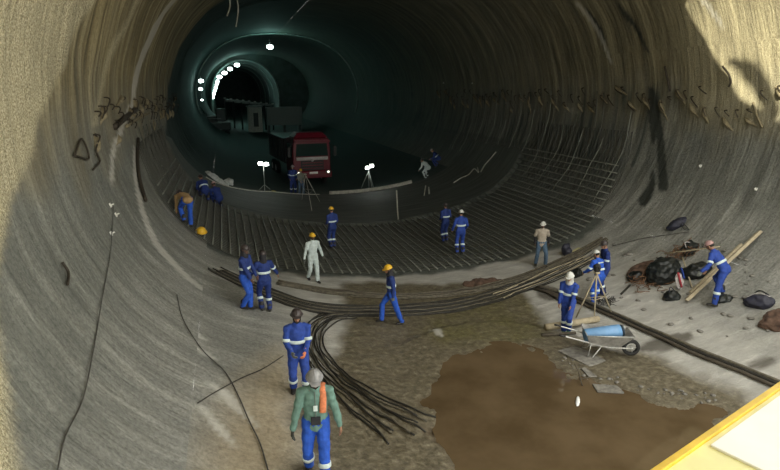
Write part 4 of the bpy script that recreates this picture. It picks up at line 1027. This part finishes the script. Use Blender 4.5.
while cnt < 46:
    px, py = random.uniform(560, 720), random.uniform(352, 425); u, s = on(round(px), round(py))
    d = sdist(POOL, np.array([u]), np.array([s]))[0]
    if not (.05 < d < .55) or sdist(MUD, np.array([u]), np.array([s]))[0] > 0: continue
    r = random.choice([.02, .03, .04]); mb = MB(); mb.ell((0, 0, 0), (r*1.4, r, r*.7), None, 7, 4)
    o = mb.build('pebble', MAT_STONE, loc=surf_pt(u, s, r*.3), rot=(0, 0, random.random()*6)); tag(o, 'small pebble in the mud along the right shore of the puddle', 'stone', 'pebbles by the puddle'); cnt += 1
# rubble and wet scraps beside the wheelbarrow
for px, py, sz, lab in [(583, 362, (.42, .26, .05), 'pale flat rubble patch left of the wheelbarrow'), (606, 396, (.28, .17, .035), 'grey flat slab half sunk in the puddle'), (586, 379, (.22, .07, .03), 'pale splinter of concrete by the puddle shore')]:
    mb = MB(); mb.box((0, 0, 0), (sz[0]*2, sz[1]*2, sz[2]), bev=.015); mb.v = [tuple(Vector(p)+Vector((noise.noise(Vector(p)*5), noise.noise(Vector(p)*6), 0))*.12) for p in mb.v]
    u, s = on(px, py); o = mb.build('concrete_scrap', MAT_STONE, loc=(u, s, max(WATER_Z, gz(u, s))+.015), rot=(.03, .02, px)); tag(o, lab, 'concrete scrap')
mb = MB(); u, s = on(582, 392); mb.tube([(u, s, WATER_Z-.02), (u-.05, s+.12, WATER_Z+.28), (u-.1, s+.2, WATER_Z+.42)], .014, 6); mb.tube([(u-.03, s+.1, WATER_Z+.1), (u+.30, s+.2, WATER_Z+.05)], .012, 6); tag(mb.build('stick', MAT_WOODD), 'thin forked stick standing in the puddle', 'stick')

# ------------------------------------------------------------ wheelbarrow
u, s = on(602, 358); WBM = M('barrow_metal', (.34, .33, .31), .45, .4, scale=6, var=.35); RIM = M('barrow_rim', (.5, .5, .48), .4, .4)
wb = thing('wheelbarrow', 'grey wheelbarrow with a blue load standing at the puddle edge', 'wheelbarrow', (u, s, gz(u, s)), -YAW-R(6))
mb = MB()
o1 = [(-.36, -.24), (.34, -.20), (.34, .20), (-.36, .24)]; o2 = [(-.46, -.34), (.58, -.30), (.58, .30), (-.46, .34)]
vs = [(x, y, .30) for x, y in o1]+[(x, y, .58) for x, y in o2]+[(x*.97, y*.96, .315) for x, y in o1]+[(x*.97, y*.96, .58) for x, y in o2]
mb.smooth = False; mb.add(vs, [(3, 2, 1, 0)]+[(i, (i+1) % 4, 4+(i+1) % 4, 4+i) for i in range(4)]+[(8, 9, 10, 11)]+[(8+(i+1) % 4, 8+i, 12+i, 12+(i+1) % 4) for i in range(4)]+[(4+i, 4+(i+1) % 4, 12+(i+1) % 4, 12+i) for i in range(4)])
tr = mb.build('tray', WBM, wb); MB().tube([(x, y, .585) for x, y in o2]+[(o2[0][0], o2[0][1], .585)], .014, 6).build('rim', RIM, tr)
for sd in (-1, 1):
    h_ = MB().tube(cat_curve([(-1.05, sd*.29, .56), (-.5, sd*.27, .42), (0, sd*.2, .28), (.62, sd*.07, .20)], 4), .017, 8).build('handle', RIM, wb)
    MB().tube([(-1.08, sd*.29, .567), (-.93, sd*.287, .53)], .024, 8).build('grip', MAT_BLACK, h_)
    MB().tube([(-.34, sd*.25, .37), (-.40, sd*.27, .02), (-.30, sd*.27, .02), (-.10, sd*.22, .30)], .014, 8).build('leg', RIM, wb)
wl = MB(); wl.lathe((.62, 0, .20), [(.12, -.035), (.17, -.045), (.20, -.02), (.20, .02), (.17, .045), (.12, .035), (.12, -.035)], 24, Matrix.Rotation(R(90), 3, 'X')); wl = wl.build('wheel', MAT_TYRE, wb)
mb = MB(); mb.tube([(.62, -.08, .20), (.62, .08, .20)], .03, 10)
for k_ in range(5): w_ = k_*1.256; mb.tube([(.62, 0, .20), (.62+math.cos(w_)*.13, 0, .20+math.sin(w_)*.13)], .009, 5)
mb.build('hub', RIM, wl)
BLP = M('pale_blue_panel', (.16, .33, .58), .4, scale=5, var=.12); BLD = M('dark_blue_grey', (.05, .07, .09), .5)
mb = MB(); mb.lathe((0, 0, 0), [(0, -.42), (.15, -.42), (.16, -.40), (.16, .28), (.15, .40), (0, .40)], 20, Matrix.Rotation(R(82), 3, 'Y'))
dr = mb.build('blue_drum', BLP); dr.location = Vector((u, s, gz(u, s)))+Matrix.Rotation(-YAW-R(6), 3, 'Z') @ Vector((-.04, .0, .52)); dr.rotation_euler = (0, 0, -YAW-R(6)+R(8)); tag(dr, 'pale blue drum lying in the wheelbarrow', 'drum')
mb = MB(); mb.tube([(.43, 0, .065), (.455, 0, .068)], .135, 20); mb.build('drum_lid', BLD, dr)

# ------------------------------------------------------------ tripods and lights
def tripod(name, label, cat, apex, feet, mat, r=.018, head=None):
    apex = Vector(apex); t = thing(name, label, cat, (apex.x, apex.y, min(f[2] for f in feet)))
    o_ = Vector((apex.x, apex.y, min(f[2] for f in feet)))
    for f in feet: MB().tube([apex-o_, Vector(f)-o_], [r*1.2, r*.8], 8).build('leg', mat, t)
    mid = [(apex-o_).lerp(Vector(f)-o_, .55) for f in feet]
    for i in range(len(feet)): MB().tube([mid[i], mid[(i+1) % len(feet)]], r*.5, 5).build('brace', mat, t)
    MB().box(apex-o_+Vector((0, 0, .03)), (.13, .13, .06), bev=.015).build('head', mat, t)
    return t, apex-o_
def gp(px, py, l=0.0): 
    u, s = on(px, py); return surf_pt(u, s, l+(.15 if 17.35 < s < 24.4 else .18 if 24.5 < s < 32.2 else 0))
f3 = [gp(576, 318), gp(594, 322), gp(612, 314)]; c_ = (f3[0]+f3[1]+f3[2])/3
t, a = tripod('tripod', 'pale wooden tripod in front of the worker in bright blue', 'tripod', (c_.x-.05, c_.y, c_.z+1.25), f3, MAT_WOOD, .020)
mb = MB(); mb.box(a+Vector((0, 0, .16)), (.16, .14, .20), bev=.03); mb.tube([a+Vector((0, -.12, .18)), a+Vector((0, .13, .18))], .035, 10); mb.build('instrument', MAT_BLACK, t)
f3 = [gp(302, 203), gp(312, 214), gp(320, 205)]; c_ = (f3[0]+f3[1]+f3[2])/3
tripod('tripod', 'thin pale tripod standing on the dark slab in front of the truck', 'tripod', (c_.x-.25, c_.y, c_.z+1.55), f3, MAT_PALE, .014)
MAT_STAND = M('stand_metal', (.33, .36, .34), .5, .4)
def worklight(label, px, py, hgt, legs, yaw, heads=((-.16, .0), (.16, -.04)), e=5):
    u, s = on(px, py); z = .19 if s < 32.4 else 0; t = thing('work_light', label, 'work light', (u, s, gz(u, s)+z), R(yaw))
    MB().tube([(0, 0, .04), (0, 0, hgt)], .022, 8).build('pole', MAT_STAND, t)
    for k_ in range(3):
        w_ = k_*2.094+.5; MB().tube([(0, 0, legs[1]), (math.cos(w_)*legs[0], math.sin(w_)*legs[0], .03)], .016, 6).build('leg', MAT_STAND, t)
    MB().tube([(-.24, 0, hgt), (.24, 0, hgt)], .016, 6).build('crossbar', MAT_STAND, t)
    for x, dz in heads:
        f = MB().box((x, -.03, hgt+.10+dz), (.27, .10, .21), bev=.03).build('floodlight', MAT_HOUSE, t)
        MB().box((x, -.09, hgt+.10+dz), (.23, .03, .17), bev=.012).build('glass', MAT_FLOOD, f)
    p = Vector((u, s, gz(u, s)+z+hgt+.1)); d = Matrix.Rotation(R(yaw), 3, 'Z') @ Vector((0, -.3, 0)); point(p+d, e, .12, (.9, 1, .94)); return t
worklight('twin work light on a stand left of the truck', 265, 194, 1.45, (.35, .35), -2)
worklight('twin work light on a wide tripod right of the truck', 369, 189, 1.30, (.50, 1.15), 12, ((-.15, -.04), (.17, .06)))
p = gp(398, 223); mb = MB(); mb.tube([p, p+Vector((-.08, 0, 1.38))], .035, 8); tag(mb.build('post', MAT_PALE), 'thin pale post standing upright on the dark slab', 'post')
p = gp(424, 199); mb = MB(); mb.tube([p, p+Vector((.12, .1, .55))], .03, 6); mb.tube([p+Vector((.35, .15, .05)), p+Vector((.34, .2, .45))], .03, 6); tag(mb.build('stake', MAT_PALE), 'pair of short pale stakes below the bending white coverall', 'stake')
lump_thing('white_sack', 'white plastic sack at the left end beyond the slab', 'sack', 213, 178, (.55, .3, .14), MAT_SACK, 21, R(-35), parts=3)
lump_thing('white_sack', 'white plastic sack in the middle of the group beyond the slab', 'sack', 221, 183, (.5, .28, .15), MAT_SACK, 22, R(-30), parts=3)
lump_thing('white_sack', 'rounded white sack, rightmost of the group beyond the slab', 'sack', 229, 184, (.28, .28, .26), MAT_SACK, 23, parts=2)
lump_thing('yellow_sack', 'small yellowish sack at the foot of the left work light', 'sack', 274, 194, (.24, .18, .15), M('yellow_sack', (.35, .30, .10), .9), 24, parts=1)
p = gp(199, 237); mb = MB(); mb.ell((0, 0, 0), (.15, .17, .15), None, 16, 8, z0=0.0); mb.lathe((0, 0, 0), [(.12, 0), (.185, -.005), (.185, .01), (.14, .02)], 18)
o = mb.build('hard_hat', HY, loc=p+Vector((0, 0, .05)), rot=(.3, .2, 0)); tag(o, 'yellow hard hat lying on the mat in front of the tan shirt', 'hard hat')

# hanging wires at the vault
mb = MB(); P0 = at(232, -12)
for pts in ([(229, -8, 0), (230, 6, 0), (227, 16, 0)], [(236, -8, 0), (238, 6, 0), (238, 14, 0), (236, 27, 0)]):
    mb.tube(cat_curve([far(x, y, 30.0) for x, y, _ in pts], 5), .035, 6)
tag(mb.build('hanging_wire', MAT_PALE), 'two loose wires dangling from the vault at the top left', 'wire')
u, s_ = on(577, 409); mb = MB(); mb.ell((0, 0, 0), (.04, .17, .025), None, 12, 8); mb.v = [tuple(Vector(p)*(1+.2*noise.noise(Vector(p)*9))) for p in mb.v]  # white blob laid on the water in place of a bright reflection
o = mb.build('puddle_glint', M('glint_white', (.9, .92, .95), .3, bmp=0), loc=(u, s_, WATER_Z+.012), rot=(.1, 0, -YAW-.35)); tag(o, 'small white shape on the puddle standing in for a bright reflection', 'painted glint')

# ------------------------------------------------------------ deck beside the camera
ZD = 4.75
def onz(px, py, z): 
    d = ray(px, py); k = (z-CAM[2])/d[2]; return Vector((CAM[0]+d[0]*k, CAM[1]+d[1]*k, z))
e1, e2 = onz(655, 471, ZD), onz(781, 384, ZD); ex = (e2-e1).normalized(); ey = Vector((ex.y, -ex.x, 0)); L_ = (e2-e1).length
MAT_DY = M('yellow_paint', (.80, .76, .36), .5, scale=3, var=.12); MAT_DW = M('white_paint', (.88, .88, .84), .5, scale=3, var=.05); MAT_DO = M('orange_edge_paint', (.72, .48, .03), .5, scale=6, var=.2)
dk = thing('deck', 'sunlit white and yellow painted deck corner close to the camera at the lower right', 'deck', e1, math.atan2(ex.y, ex.x))
x0, x1 = -.5, L_+1.6; yw = 1.3
mb = MB(); mb.box(((x0+x1)/2, -yw/2, -.05), (x1-x0, yw, .10), bev=.01); mb.build('board', MAT_DY, dk)
MB().box(((x0+x1)/2, -.008, .0), (x1-x0, .03, .03), bev=.005).build('edge_strip', MAT_DO, dk)
xs = (onz(696, 440, ZD)-e1).dot(ex); MB().box(((xs+x1)/2, -yw/2-.02, .004), (x1-xs, yw-.05, .012), bev=.003).build('white_panel', MAT_DW, dk)
for x in (.3, x1-.3):
    p = e1+ex*x+ey*(yw-.15); z = gz(p.x, max(p.y, -8)) if abs(p.x) < 7 else base(p.x)
    MB().box((x, -(yw-.15), (z-ZD)/2-.1), (.12, .12, ZD-z-.05), bev=.01).build('post', MAT_STAND, dk)

# unseen bent duct added outside over the mouth to shade the sunlit wall
SD = Vector((-.62, -.62, .48)).normalized()
pts = [Vector(at(*p))+SD*16 for p in [(729, 62), (742, 66), (752, 74), (760, 84), (767, 98), (772, 114)]]
mb = MB(); mb.tube(cat_curve(pts, 5), [(.05+.12*min(1, i/9),)*2 for i in range(26)], 12, rnd=True)
tag(mb.build('shadow_blocker', MAT_TARP), 'dark bent duct added unseen above the tunnel mouth to cast a shadow', 'blocker')
# ============================================================ light, sky, camera
w = bpy.data.worlds.new('sky'); SC.world = w; w.use_nodes = True
nt = w.node_tree; bg = nt.nodes['Background']
bg.inputs[0].default_value = (.98, .97, .90, 1); bg.inputs[1].default_value = 1.25
sun = bpy.data.lights.new('sun', 'SUN'); sun.energy = 4.8; sun.angle = R(.6); sun.color = (1, .93, .72)
so = bpy.data.objects.new('sun', sun); COL.objects.link(so)
so.rotation_euler = Vector((-.62, -.62, .48)).to_track_quat('Z', 'Y').to_euler(); so.location = (-20, -20, 20)
cam = bpy.data.cameras.new('camera'); co = bpy.data.objects.new('camera', cam); COL.objects.link(co)
cam.sensor_width = 36; cam.lens = 36*FPX/780; cam.clip_end = 400; cam.clip_start = .05
co.location = CAM; co.rotation_euler = (R(90)-PIT, 0, -YAW); SC.camera = co
SC.view_settings.view_transform = 'Standard'; SC.view_settings.look = 'None'; SC.view_settings.gamma = 1
SC.view_settings.exposure = 1.5; SC.view_settings.use_curve_mapping = False
